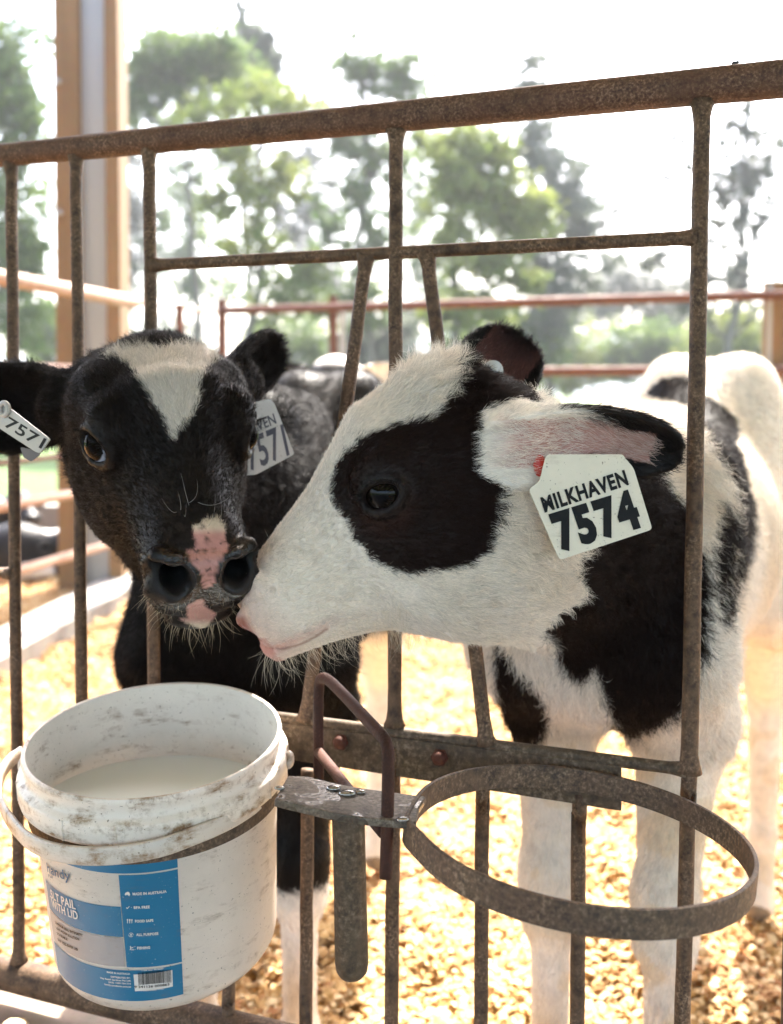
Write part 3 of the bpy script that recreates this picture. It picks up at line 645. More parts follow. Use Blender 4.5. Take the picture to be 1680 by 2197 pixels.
M_water = new_mat('trough_water')[0]; _b = M_water.node_tree.nodes['Principled BSDF']; _b.inputs['Base Color'].default_value = (.80, .86, .86, 1); _b.inputs['Roughness'].default_value = .06; _b.inputs['IOR'].default_value = 1.33; _b.inputs['Specular IOR Level'].default_value = .5
def wood_mat(name, a, b_, s=6):
    m, nt, b = new_mat(name); n = noise(nt, s, 6, .65, stretch=(1, 1, .08)); n2 = noise(nt, 40, 3, .6)
    r = ramp(nt, n.outputs['Fac'], [(.3, a), (.7, b_)]); c = mix(nt, .25, r.outputs[0], n2.outputs['Color'], 'SOFT_LIGHT'); nt.links.new(c, b.inputs['Base Color']); b.inputs['Roughness'].default_value = .8; bump(nt, n.outputs['Fac'], .3, .004, b); return m
M_post = wood_mat('tan_post_timber', (.13, .072, .028), (.22, .125, .052)); M_plank = wood_mat('weathered_plank', (.16, .12, .085), (.34, .26, .19), 12)
M_galv = plain('pale_galvanised_steel', (.34, .34, .33), .5, .1)
M_frust = rust_mat('far_fence_rust', (.07, .026, .016), (.15, .060, .038), (.26, .15, .10), .5, .5, 60)
M_fpale = rust_mat('sun_bleached_rail', (.26, .15, .10), (.40, .26, .19), (.5, .38, .3), .5, 0, 40)
M_conc = wood_mat('concrete_kerb', (.15, .135, .115), (.24, .215, .185), 8); M_roof = plain('roof_sheet', (.62, .60, .57), .6, 0)

# ------------------------------------------------------------------ the ground
def grid_obj(name, x0, x1, y0, y1, nx, ny, zf, mat, fx=None):
    xs = np.linspace(x0, x1, nx); ys = np.linspace(y0, y1, ny)
    if fx is not None: ys = fx
    X, Y = np.meshgrid(xs, ys); Z = zf(X, Y); V = np.stack([X, Y, Z], -1).reshape(-1, 3); n = len(ys)
    i = np.arange(nx - 1)[None] + nx * np.arange(n - 1)[:, None]; F = np.stack([i, i + 1, i + 1 + nx, i + nx], -1).reshape(-1, 4)
    return mesh_obj(name, V, F.tolist(), mat)
def straw_mat():
    m, nt, b = new_mat('wood_shavings_litter'); n1 = noise(nt, 9, 4, .6); n2 = noise(nt, 70, 5, .7)
    r = ramp(nt, n2.outputs['Fac'], [(.36, (.26, .11, .022)), (.5, (.42, .22, .07)), (.62, (.52, .32, .12))]); r1 = ramp(nt, n1.outputs['Fac'], [(.36, (.45, .28, .14)), (.56, (1, 1, 1))])
    c = mix(nt, .8, r.outputs[0], r1.outputs[0], 'MULTIPLY'); nt.links.new(c, b.inputs['Base Color']); b.inputs['Roughness'].default_value = .9; bump(nt, n2.outputs['Fac'], 1.0, .02, b); return m
def grass_mat():
    m, nt, b = new_mat('lawn_grass'); n1 = noise(nt, .8, 4, .6); n2 = noise(nt, 30, 4, .7)
    r = ramp(nt, n1.outputs['Fac'], [(.3, (.055, .12, .008)), (.7, (.11, .19, .015))]); r2 = ramp(nt, n2.outputs['Fac'], [(.3, (.45, .5, .4)), (.7, (1, 1, 1))]); c = mix(nt, 1.0, r.outputs[0], r2.outputs[0], 'MULTIPLY')
    nt.links.new(c, b.inputs['Base Color']); b.inputs['Roughness'].default_value = .9; bump(nt, n2.outputs['Fac'], 1.0, .05, b); return m
def chip_mat(tr=.3):
    m, nt, b = new_mat('wood_shaving_flakes'); a = nt.nodes.new('ShaderNodeAttribute'); a.attribute_name = 'coat'; nt.links.new(a.outputs['Color'], b.inputs['Base Color']); b.inputs['Roughness'].default_value = .75
    t = nt.nodes.new('ShaderNodeBsdfTranslucent'); nt.links.new(a.outputs['Color'], t.inputs[0]); mx = nt.nodes.new('ShaderNodeMixShader'); mx.inputs[0].default_value = tr
    nt.links.new(b.outputs[0], mx.inputs[1]); nt.links.new(t.outputs[0], mx.inputs[2]); nt.links.new(mx.outputs[0], nt.nodes['Material Output'].inputs[0]); return m
def lump(X, Y):
    p = np.stack([X.ravel(), Y.ravel(), np.zeros(X.size)], 1); z = .020 * wob(p, 7, 31)[:, 0] + .010 * wob(p, 24, 32)[:, 0] + .007 * wob(p, 70, 33)[:, 0]; return z.reshape(X.shape)
g_ = grid_obj('ground', -420, 420, -20, 440, 2, 2, lambda X, Y: X * 0 - .06, grass_mat()); tag(g_, 'bright green pasture beyond the pens', kind='structure')
g_ = grid_obj('pen_floor', -5.0, 3.6, .75, 4.75, 540, 260, lump, straw_mat()); tag(g_, 'sunlit floor of wood shavings in the calf pen', kind='structure')
g_ = grid_obj('neighbour_pen_floor', -8.0, -1.5, 4.76, 6.3, 60, 30, lump, straw_mat()); tag(g_, 'shavings floor of the next pen', kind='structure')
g_ = grid_obj('shed_floor', -6, 6, -6, .74, 2, 2, lambda X, Y: X * 0 + .0, M_conc); tag(g_, 'concrete floor of the shed walkway', kind='structure')
def chips():
    r = np.random.default_rng(21); n = 210000; Y = 1.15 + 3.5 * r.random(n) ** 1.7; X = (r.random(n) - .5) * (Y * .95 + .35); s = .0019 + .0068 * r.random(n) ** 2.2
    Z = lump(X, Y) + r.uniform(.002, .016, n); a = r.uniform(0, 6.28, n); t1 = r.normal(0, .32, n); V = []; F = []
    ux = np.stack([np.cos(a), np.sin(a), t1], 1); uy = np.stack([-np.sin(a), np.cos(a), r.normal(0, .32, n)], 1); up = np.cross(ux, uy); up /= np.linalg.norm(up, axis=1, keepdims=True)
    P = np.stack([X, Y, Z], 1); rows = []
    for k, (cx, h) in enumerate(((-1, .0), (-.4, .42), (.3, .45), (1, 0))):
        for sy in (-1, 1): rows.append(P + (ux * cx + uy * sy * .7 + up * h) * s[:, None])
    V = np.stack(rows, 1).reshape(-1, 3); b = np.arange(n)[:, None] * 8; F = np.concatenate([b + np.array([2 * k, 2 * k + 1, 2 * k + 3, 2 * k + 2]) for k in range(3)])
    o = mesh_obj('wood_shavings', V, F.tolist(), chip_mat(), None, True); c = lerp(np.array([[.54, .35, .135]]), np.array([.28, .11, .02])[None], np.clip(.23 + .8 * wob(P, 5, 41)[:, 0] + .3 * wob(P, 22, 42)[:, 0] + .35 * r.normal(size=n), 0, 1)); c = lerp(c, np.array([.70, .54, .31])[None], (r.random(n) < .25) * .8)
    set_col(o.data, np.repeat(c, 8, 0)); tag(o, 'loose pale wood shavings covering the pen floor', kind='stuff')
chips()

# ------------------------------------------------------------------ the shed
rf = empty('shed_roof', (0, -1, 3.0)); tag(rf, 'sheet metal shed roof over the gate and walkway', 'roof')
ROOF_E = 2.70
MB().box((0, (ROOF_E - 6) / 2, 3.03), (14, ROOF_E + 6, .05)).build('roof_sheet', M_roof, rf)
for x in (-5, -2.5, 0, 2.5, 5): MB().box((x, (ROOF_E - 6) / 2, 2.93), (.08, ROOF_E + 5.9, .15)).build('rafter', M_post, rf)

def zg(u): return .95 * 5976 / (u + 5136)
def GP(u, v, off=0.0): return W(u, v, zg(u) - off)
gate = empty('feeding_gate', GP(840, 2600)); tag(gate, 'rusty steel feeding gate of round bars with two slots for the calves\' heads', 'gate')
def bar(p, q, r, name='bar', mat=M_gate, flare=(1, 1), n=18):
    p, q = np.array(p), np.array(q); L = np.linalg.norm(q - p); r0, r1 = r if isinstance(r, tuple) else (r, r); P = []; Rr = []
    ts = [0, .006 / L, .014 / L, .022 / L] + list(np.linspace(.06, .94, 9)) + [1 - .022 / L, 1 - .014 / L, 1 - .006 / L, 1]
    for t in ts:
        k = 1.0
        if flare[0] and t * L < .0221: k = 1 + .55 * (1 - t * L / .022) ** 3
        if flare[1] and (1 - t) * L < .0221: k = 1 + .55 * (1 - (1 - t) * L / .022) ** 3
        P.append(p + (q - p) * t + np.array([random.uniform(-1, 1), random.uniform(-1, 1), 0]) * .0004); Rr.append((r0 + (r1 - r0) * t) * k)
    return MB().tube(P, Rr, n, True, .03).build(name, mat, gate)
rt = lambda u: 333 - u * (165 / 1680)          # top rail centre line in the photo
bar(GP(-260, rt(-260)), GP(1960, rt(1960)), (.0114, .0158), 'top_rail', M_toprail, (0, 0), 28)
for (a, b) in (((24, rt(24) + 14), (41, 2062)), ((163, rt(163) + 16), (181, 2110)), ((320, rt(320) + 18), (336, 2155))): bar(GP(*a), GP(*b), .0063)
bar(GP(850, rt(850) + 28), GP(846, 1556), .0066); bar(GP(845, 1600), GP(838, 2330), .0066, flare=(0, 1))
bar(GP(1507, rt(1507) + 32), GP(1479, 1655), .0071); bar(GP(1479, 1650), GP(1456, 2480), .0066, flare=(0, 1))
bar(GP(327, 568), GP(1496, 509), .0060, 'middle_rail')
bar(GP(786, 548), GP(656, 1545), .0064); bar(GP(916, 542), GP(1044, 1595), .0064)
bar(GP(660, 1650), GP(656, 2240), .0064, flare=(0, 1)); bar(GP(490, 1640), GP(490, 2200), .0064, flare=(0, 1)); bar(GP(1036, 1668), GP(1030, 2380), .0064, flare=(0, 1)); bar(GP(1243, 1700), GP(1236, 2430), .0064, flare=(0, 1))
bar(GP(1742, rt(1742) + 34), GP(1686, 2560), .0070)
bar(GP(-140, rt(-140) + 12), GP(-120, 2030), .0063); bar(GP(-140, 1218), GP(32, 1231), .0058, 'rail')
lr = lambda u: 1534 + (u - 600) * .1275
bar(GP(318, lr(318) + 4), GP(1474, lr(1474) + 6), .0052, 'lower_rail', M_flat)
bar(GP(-260, 2085 - 260 * .245), GP(1960, 2085 + 1960 * .245), .0165, 'bottom_rail', M_gate, (0, 0), 24)
def gate_slab(u0, u1, v0, v1, off, th, name, mat):
    a0, a1 = GP(u0, v0(u0), off), GP(u1, v0(u1), off); b0, b1 = GP(u0, v1(u0), off), GP(u1, v1(u1), off); n = unit(np.cross(a1 - a0, b0 - a0)); n = n if n @ _F > 0 else -n
    m = MB(); V = [a0, a1, b1, b0] + [p + n * th for p in (a0, a1, b1, b0)]; m.add(V, [(0, 1, 2, 3), (7, 6, 5, 4), (0, 4, 5, 1), (1, 5, 6, 2), (2, 6, 7, 3), (3, 7, 4, 0)], False); o = m.build(name, mat, gate)
    md = o.modifiers.new('b', 'BEVEL'); md.width = .001; md.segments = 2; return o
gate_slab(575, 1333, lambda u: lr(u) + 16, lambda u: 1632 + (u - 634) * .155, .0055, .003, 'flat_bar', M_flat)
for (u, v, s) in ((730, 1592, 21), (943, 1625, 21)):
    c = GP(u, v, .0055); n = unit(GP(u, v, .1) - c); ax = unit(GP(u + 50, v + 6) - GP(u, v)); ay = np.cross(n, ax); k = .0085
    m = MB(); m.prism([(k * math.cos(i * math.pi / 3), k * math.sin(i * math.pi / 3)) for i in range(6)], c, ax, ay, n, .005); m.ball(c + n * .0045, .0068, 16, sc=(1, 1, 1)); m.build('bolt', M_bolt, gate)
# a fly and a bird dropping on the top rail
fly = empty('fly', GP(1579, 140)); tag(fly, 'tiny black fly sitting on top of the rusty rail', 'fly'); m = MB(); m.ball(GP(1577, 136), .0022, 10, sc=(1.5, 1, 1)); m.ball(GP(1583, 133), .0014, 8); m.build('body', plain('fly_black', (.01, .01, .012), .3), fly)

# ------------------------------------------------------------------ the double ring that holds the pails
S_ = 1.028; RC = _C + (np.array([.1345, .7173, .5604]) - _C) * S_; RR = .12 * S_; RN = unit([math.sin(.09), math.sin(.0081), 1.0])
def RP(u, v, up=0.0):
    r = W(u, v, 1.0) - _C; o = RC + RN * up; return _C + r * (((o - _C) @ RN) / (r @ RN))
hold = empty('pail_ring_holder', RC); tag(hold, 'rusty holder of two flat steel rings, the right one empty, on the gate', 'pail holder')
def band(c, n, r, h, th, name, mat, parent, wob_=0.0, N=96, tear=None):
    n = unit(n); a = unit(np.cross(n, [0, 1, 0])); b = np.cross(n, a); V = []
    for i in range(N):
        q = 2 * math.pi * i / N; rr = r + wob_ * (math.sin(2 * q + 1) + .5 * math.sin(3 * q)); d = a * math.cos(q) + b * math.sin(q)
        if tear is not None: rr += tear[1] * max(0, 1 - abs((q - tear[0] + math.pi) % (2 * math.pi) - math.pi) / .35) ** 2
        for (o, z) in ((0, 0), (th, 0), (th, -h), (0, -h)): V.append(np.array(c) + d * (rr + o) + n * z)
    F = []
    for i in range(N):
        j = (i + 1) % N
        for k in range(4): F.append((i * 4 + k, i * 4 + (k + 1) % 4, j * 4 + (k + 1) % 4, j * 4 + k))
    o = mesh_obj(name, V, F, mat, parent, False); md = o.modifiers.new('b', 'BEVEL'); md.width = .0007; md.segments = 2; md.limit_method = 'ANGLE'; return o
# angle of the ring point nearest the plate
_a = unit(np.cross(RN, [0, 1, 0])); _bb = np.cross(RN, _a); pt = RP(892, 1752) - RC; qa = math.atan2(pt @ _bb, pt @ _a)
band(RC, RN, RR - .003, .0195, .0035, 'ring', M_ring, hold, .0006, tear=(qa, .006))
BC = _C + (np.array([-.2156, .919, .5574]) - _C) * .965; BR = .115 * .965; BN = unit([math.sin(-.0214), -math.sin(.1322), 1.0]); BH = .2073 * .965; BB = .1012 * .965
band(BC - BN * .0375, BN, BR * .955 + .0005, .0175, .0035, 'ring', M_ring, hold)
pl = [(589, 1714), (618, 1663), (660, 1664.5), (724, 1680.5), (778, 1690), (915, 1708), (898, 1735), (893, 1764), (782, 1754), (711, 1743)]
V = [RP(u, v, -.001) for u, v in pl] + [RP(u, v, -.001) - RN * .006 for u, v in pl]; n = len(pl)
o = mesh_obj('plate', V, [tuple(range(n)), tuple(range(n, 2 * n))[::-1]] + [(i, n + i, n + (i + 1) % n, (i + 1) % n) for i in range(n)], M_plate, hold, False); md = o.modifiers.new('b', 'BEVEL'); md.width = .0012; md.segments = 2
def smooth_path(P, k=3):
    P = [np.array(p, float) for p in P]
    for _ in range(k):
        Q = [P[0]]
        for i in range(len(P) - 1): Q += [P[i] * .75 + P[i + 1] * .25, P[i] * .25 + P[i + 1] * .75]
        P = Q + [P[-1]]
    return P
MB().tube(smooth_path([W(684, 1690, .912), W(683, 1560, .912), W(683, 1478, .912), W(688, 1450, .905), W(712, 1462, .885), W(806, 1564, .775), W(832, 1592, .748), W(834, 1650, .744), W(828, 1883, .738)], 2), .0047, 14, True, .02).build('lock_rod', M_rod, hold)
MB().tube([W(684, 1614, .905), W(720, 1658, .862), W(759, 1709, .815), W(790, 1747, .78), W(823, 1786, .745)], .0047, 14, True, .02).build('strut', M_rod, hold)
pp = W(747, 1738, .845); pq = W(755, 2072, .855); dn = unit(pq - pp)
MB().tube([pp, pp + dn * .02, pp + (pq - pp) * .5, pq - dn * .004, pq + dn * .004, pq + dn * .008, pq + dn * .0105], [.0136, .0136, .0136, .0140, .0128, .0098, .005], 26, True, .012).build('hanging_pipe', M_flat, hold)
M_weld = plain('bright_weld', (.35, .33, .31), .12, .8)
for u, v, r in ((716, 1690, .0042), (745, 1701, .0050), (864, 1757, .0036), (600, 1690, .003), (772, 1698, .0034)): MB().ball(RP(u, v, 0), r, 10, sc=(1.4, 1, .45)).build('weld', M_weld, hold)

# ------------------------------------------------------------------ the pail
pail = empty('pail', BC - BN * BH); tag(pail, 'dirty white plastic pail with a blue and grey label, hung in the left ring', 'pail')
BA = unit(np.cross(BN, [0, 1, 0])); BA = BA if BA[0] > 0 else -BA; BBx = np.cross(BN, BA)   # BBx points away from the camera
if BBx[1] < 0: BBx = -BBx
def pr(h):  # outer radius of the wall h below the rim
    return np.interp(h, [0, .040, BH - .012, BH], [BR * .955, BR * .948, BB + .001, BB - .006])
def BP(phi, h, off=0.0):
    """phi 0 faces the camera, positive to the right"""
    r = pr(h) + off; return BC - BN * h + (BA * math.sin(phi) - BBx * math.cos(phi)) * r
def lathe(prof, name, mat, parent, N=128, close=False, c=None):
    V = []; F = []
    for r, h in prof:
        for j in range(N):
            q = 2 * math.pi * j / N; V.append(BC - BN * h + (BA * math.cos(q) + BBx * math.sin(q)) * r)
    for i in range(len(prof) - 1):
        for j in range(N): F.append((i * N + j, (i + 1) * N + j, (i + 1) * N + (j + 1) % N, i * N + (j + 1) % N))
    o = mesh_obj(name, V, F, mat, parent); return o
wall = [(BR * .955, .030)] + [(float(pr(h)), h) for h in np.linspace(.034, BH - .014, 12)] + [(BB, BH - .009), (BB - .003, BH - .004), (BB - .008, BH - .001), (BB - .014, BH), (.002, BH)]
lathe(wall, 'pail_wall', M_pail, pail)
lathe([(BR - .0035, .0), (BR - .0015, -.0012), (BR - .0002, .0), (BR + .0004, .0035), (BR - .0012, .006), (BR - .002, .014), (BR + .0002, .0165), (BR + .0042, .0185), (BR + .0052, .021), (BR + .0050, .034), (BR + .0044, .0365), (BR + .0034, .0372), (BR + .0020, .0365), (BR + .0015, .030), (BR * .955, .0295)], 'collar', M_pail_band, pail)
lathe([(BR - .0035, 0), (BR - .0045, .006), (BR - .0055, .02), (BR * .955 - .003, .034), (BB - .002, BH - .012), (BB - .01, BH - .006), (.002, BH - .005)], 'pail_inside', M_pail_in, pail)
# collar ribs
for q in (-2.6, -1.95, -1.2, -.45, -.05, .55, 1.15, 1.7, 2.4):
    m = MB(); d = BA * math.sin(q) - BBx * math.cos(q); tt = np.cross(BN, d); m.box(BC - BN * .0275 + d * (BR + .0050), (.0016, .0012, .017), np.stack([tt, d, BN], 1)); m.build('collar_rib', M_pail_band, pail)
hp = [(612, 1668, .925), (596, 1682, .895), (560, 1716, .862), (511, 1750, .832), (460, 1775, .810), (409, 1795, .797), (357, 1815, .788), (306, 1827, .784), (255, 1834, .783), (204, 1837, .785), (152, 1834, .791), (102, 1824, .802), (62, 1806, .819), (30, 1772, .845), (8, 1738, .873), (-3, 1702, .900), (2, 1662, .925), (18, 1634, .945), (45, 1615, .962)]
def strap(P, w, th, name, mat, parent):
    P = smooth_path([W(*p) for p in P], 2); c = BC - BN * .05; V = []; F = []
    for i, p in enumerate(P):
        t = unit(P[min(i + 1, len(P) - 1)] - P[max(i - 1, 0)]); o = p - c; o = unit(o - t * (o @ t)); u = unit(np.cross(t, o)); u = u if u[2] > 0 else -u
        ww = w * (1 if 3 < i < len(P) - 4 else .9)
        for a, b in ((-1, -1), (-1, 1), (-.8, 1.6), (.8, 1.6), (1, 1), (1, -1)): V.append(p + u * a * ww / 2 + o * b * th / 2)
    for i in range(len(P) - 1):
        for k in range(6): F.append((i * 6 + k, i * 6 + (k + 1) % 6, i * 6 + 6 + (k + 1) % 6, i * 6 + 6 + k))
    F += [tuple(range(6))[::-1], tuple(range(len(V) - 6, len(V)))]
    return mesh_obj(name, V, F, mat, parent, True)
strap(hp, .0142, .0028, 'handle', M_bail, pail)
for s in (-1, 1): c = BC - BN * .026 + BA * s * (BR + .006); MB().ball(c, .008, 14, sc=(.6, 1, 1)).build('handle_pivot', M_bail, pail)
# water, level in the tilted pail
wl = BC[2] - .058; V = []
for j in range(96):
    q = 2 * math.pi * j / 96; h = .07
    for _ in range(8): p = BC - BN * h + (BA * math.cos(q) + BBx * math.sin(q)) * (BR - .0045 - h * .04); h += (p[2] - wl) / BN[2]
    V.append([p[0], p[1], wl + .0002 * math.sin(q * 5)])
wat = mesh_obj('water', V + [[BC[0], BC[1] , wl]], [(i, (i + 1) % 96, 96) for i in range(96)], M_water); tag(wat, 'still murky water filling the white pail', 'water', kind='thing')

# ------------------------------------------------------------------ lettering
def text_geo(s, bold=.0, font=None):
    cu = bpy.data.curves.new('t', 'FONT'); cu.space_character = 1.0 + max(0, bold - .01) * 3.5; cu.body = s; cu.size = 1; cu.offset = bold; cu.resolution_u = 3; cu.fill_mode = 'FRONT' if hasattr(cu, 'fill_mode') else cu.fill_mode
    o = bpy.data.objects.new('t', cu); COL.objects.link(o); bpy.context.view_layer.update(); me = o.to_mesh()
    V = np.array([v.co[:] for v in me.vertices]); F = [tuple(p.vertices) for p in me.polygons]; o.to_mesh_clear(); bpy.data.objects.remove(o); bpy.data.curves.remove(cu)
    V = V[:, :2]; V -= V.min(0); return V, F
def lay(mb, s, p0, p1, hgt, to3, bold=.02, mi=0, base=0.0):
    """text s from chart point p0 to p1 (its lower corners), hgt tall"""
    V, F = text_geo(s, bold); p0, p1 = np.array(p0, float), np.array(p1, float); ex = p1 - p0; w = V[:, 0].max(); h = V[:, 1].max(); ey = np.array([-ex[1], ex[0]]) / np.linalg.norm(ex)
    if isinstance(hgt, tuple): ey = np.array(hgt, float)
    else: ey = ey * hgt
    mb.add([to3(*(p0 + ex * (v[0] / w) + ey * (v[1] / h))) for v in V], F, False, mi)
# chart of the pail wall: (phi, -h)
def ch(x, y):
    u, v = 77.2 + x / 4.776, 1801.8 + y / 4.776; r = unit(W(u, v, 1.0) - _C); phi, h = 0.0, .12
    for _ in range(30):
        P = BP(phi, h); e = P - _C; e = e - r * (e @ r); Jp = (BP(phi + 1e-5, h) - P) / 1e-5; Jh = (BP(phi, h + 1e-6) - P) / 1e-6; Jp = Jp - r * (Jp @ r); Jh = Jh - r * (Jh @ r)
        dx = np.linalg.lstsq(np.stack([Jp, Jh], 1), -e, rcond=None)[0]; phi += dx[0]; h += dx[1]
    return np.array([phi, -h])
def sheet(mb, quad, off, mi, nx=40, ny=4):
    q = [np.array(p) for p in quad]; V = []; F = []
    for j in range(ny + 1):
        for i in range(nx + 1):
            a, b = i / nx, j / ny; c = (q[0] * (1 - a) + q[1] * a) * (1 - b) + (q[3] * (1 - a) + q[2] * a) * b; V.append(BP(c[0], -c[1], off))
    for j in range(ny):
        for i in range(nx): k = j * (nx + 1) + i; F.append((k, k + 1, k + nx + 2, k + nx + 1))
    mb.add(V, F, True, mi)
if __name__ == '__main__' and 'DBG' in globals():
    for p in [(103, 382), (228, 1305), (848, 340), (930, 1278), (1452, 283), (1495, 1225), (1508, 1545), (870, 665), (892, 968), (142, 670), (187, 1000), (1450, 205), (1000, 1345), (1395, 1305), (1015, 1510)]: print(p, ch(*p).round(4))
calfR, VR, FR, NR_, gR = calf('calf', 'white-faced calf with black eye patch and cream ear tag 7574, nuzzling the black calf', 'calves in the straw pen', prR, HR, color_R, length_R, NHR, HVOX, 1, rootloc=(.3, 1.2, 0))
for m in (-1, 1): eyeball(HR, m, calfR, (-.05, 0))
calfL, VL, FL, NL_, gL = calf('calf', 'black calf with a white blaze and pink nose, looking out above the white pail', 'calves in the straw pen', prL, HL, color_L, length_L, NHL, HVOX, 2, rootloc=(-.17, 1.3, 0))
M_eyed = attr_mat('calf_eye_dark', .04, .5); M_eyed.node_tree.nodes['Principled BSDF'].inputs['IOR'].default_value = 1.09
for m in (-1, 1): eyeball(HL, m, calfL, (-.02, .06), (.34, .37, .46), .80, M_eyed)
# lashes and whiskers
def surf_pick(V, N, cond, n, seed):
    i = np.flatnonzero(cond); r = np.random.default_rng(seed); return i[r.integers(0, len(i), n)]
def lashes(H, m, root, seed):
    E = H.eye(m); r = np.random.default_rng(seed); n = 90; a = r.uniform(.25, 2.9, n)
    rt = E[0] + (E[1] * 40 + E[2] * 44 * np.cos(a)[:, None] + E[3] * 29 * np.sin(a)[:, None]) * H.k
    d = E[1] * .9 + E[2] * (np.cos(a) * .5)[:, None] + E[3] * (.35 + .2 * r.random(n))[:, None] + r.normal(size=(n, 3)) * .12
    return strands('eyelashes', rt, d, r.uniform(.008, .014, n), np.full((n, 3), .012), np.full(n, .00013), root, tuple(-E[3] * .5), .1, seed)
for H, rt in ((HR, calfR), (HL, calfL)):
    for m in (-1, 1): lashes(H, m, rt, 5 + m)
def whiskers(H, V, N, grp, root, n, seed, cond, lo, hi, col, drp, cu=.9):
    i = surf_pick(V, N, cond, n, seed); r = np.random.default_rng(seed + 50)
    d = N[i] * .9 + H.es * .1 + np.array([0, 0, -.25]) + r.normal(size=(n, 3)) * .28
    return strands('whiskers', V[i], d, r.uniform(lo, hi, n), np.array(col)[None] * r.uniform(.7, 1.2, (n, 1)), np.full(n, .00011), root, drp, cu, seed)
x, s, t = HL.loc(VL); chin = (gL == 0) & (s > -40) & (s < 110) & (t < -104)
whiskers(HL, VL, NL_, gL, calfL, 120, 4, chin, .008, .026, (.62, .50, .34), (0, 0, -1.0))
lipz = (gL == 0) & (s < 60) & (t < -30) & (t > -104)
whiskers(HL, VL, NL_, gL, calfL, 80, 5, lipz, .004, .009, (.40, .32, .24), (0, 0, -.4))
nz = (gL == 0) & (s > 62) & (s < 120) & (t > 60) & (np.abs(x) < 75)
whiskers(HL, VL, NL_, gL, calfL, 9, 6, nz, .016, .034, (.42, .40, .38), (-.5, 0, 1.6), .25)
x, s, t = HR.loc(VR); chin = (gR == 0) & (s > -30) & (s < 300) & (t < -122)
whiskers(HR, VR, NR_, gR, calfR, 330, 7, chin, .012, .034, (.72, .62, .48), (.9, 0, -.2))
whiskers(HR, VR, NR_, gR, calfR, 40, 8, (gR == 0) & (s < 160) & (t > 20), .005, .012, (.7, .65, .6), (0, 0, -.2))
lab = empty('label', BP(-.3, .12)); lab.parent = pail; lab.matrix_parent_inverse = Matrix.Translation(pail.location).inverted()
m = MB(); o_ = .0004
sheet(m, [(-.957, -.050), (.357, -.048), (.356, -.0655), (-.957, -.0665)], o_, 0)
sheet(m, [(-.0885, -.0672), (.355, -.0670), (.3465, -.1520), (-.0935, -.1516)], o_, 0)
sheet(m, [(-.953, -.098), (-.0955, -.0958), (-.0995, -.1236), (-.955, -.1254)], o_, 0)
sheet(m, [(-.955, -.1262), (-.0998, -.1246), (-.1030, -.1512), (-.957, -.1556)], o_, 1)
sheet(m, [(-.959, -.1572), (.3462, -.1533), (.3423, -.1824), (-.963, -.1862)], o_, 0)
sheet(m, [(-.042, -.1580), (.266, -.1572), (.262, -.1727), (-.042, -.1738)], o_ * 2, 2, 14, 2)
o = m.build('label_print', [M_blue, M_grey, M_lwhite], pail); o.name = 'label_sheet'
bpy.data.objects.remove(lab); lab = o; lab.name = 'label'
def T(mb, s, a, b, hpx, mi=0, bold=.02):
    m_ = MB(); lay(m_, s, ch(*a), ch(*b), (0, hpx * 9.05e-5), lambda x, y: BP(x, -y, o_ * 3), bold + .015, 0); m_.build('lettering', mb, lab)
wt_ = M_lwhite
T(wt_, '.5LT PAIL', (160, 578), (420, 706), 92, 0, .0); T(wt_, 'WITH LID', (180, 676), (444, 812), 88, 0, .0)
for s, a, b in (('MADE IN AUSTRALIA', (995, 558), (1338, 530)), ('BPA FREE', (1007, 697), (1168, 690)), ('FOOD SAFE', (1020, 837), (1205, 828)), ('ALL PURPOSE', (1032, 975), (1255, 962)), ('FISHING', (1042, 1112), (1172, 1105))): T(wt_, s, a, b, 29, 0, .03)
for s, a, b, h in (('ITEM NO: 4475553', (1085, 1333), (1305, 1314), 20), ('MADE IN AUSTRALIA', (735, 1352), (970, 1371), 20), ('DISTRIBUTED BY:', (775, 1400), (972, 1414), 20), ('Vny Retail Services Pty Ltd.', (668, 1416), (980, 1445), 24), ('(AU): 1300 734 714', (752, 1458), (978, 1476), 23), ('handy-products.com.au', (712, 1480), (980, 1506), 24), ('ITEM CODE: VP5C', (1105, 1540), (1310, 1520), 20)): T(wt_, s, a, b, h, 0, .02)
def icon(mt, polys, cx, cy, k=1.0):
    mb = MB()
    for pg in polys:
        P = [ch(cx + x * k, cy + y * k) for x, y in pg]; mb.add([BP(p[0], -p[1], o_ * 3) for p in P], [tuple(range(len(P)))], False)
    mb.build('icon', mt, lab)
icon(wt_, [[(-28, 5), (-20, -12), (-8, -16), (-2, -22), (6, -20), (8, -12), (14, -24), (20, -8), (28, 6), (22, 18), (12, 20), (2, 10), (-10, 12), (-22, 16)], [(14, 24), (20, 24), (17, 29)]], 942, 542)
icon(wt_, [[(-18, 0), (-12, -5), (-5, 4), (14, -18), (19, -13), (-4, 14)], [(34, -6), (40, -6), (40, 0), (34, 0)]], 945, 684)
icon(wt_, [[(-27, -22), (-20, -24), (-15, -16), (-18, -6), (-19, 20), (-25, 20), (-26, -6), (-30, -14)], [(-8, -22), (8, -22), (6, -4), (3, 0), (4, 20), (-4, 20), (-3, 0), (-6, -4)], [(16, -18), (22, -23), (28, -18), (27, -4), (24, 0), (25, 20), (18, 20), (19, 0), (17, -4)]], 965, 823)
icon(wt_, [[(math.cos(a) * 25, math.sin(a) * 22) for a in np.linspace(-2.6, .2, 12)] + [(math.cos(a) * 20, math.sin(a) * 17) for a in np.linspace(.2, -2.6, 12)], [(math.cos(a) * 25, math.sin(a) * 22) for a in np.linspace(.6, 3.3, 12)] + [(math.cos(a) * 20, math.sin(a) * 17) for a in np.linspace(3.3, .6, 12)], [(math.cos(a) * 9, math.sin(a) * 9) for a in np.linspace(0, 5.6, 9)]], 978, 962)
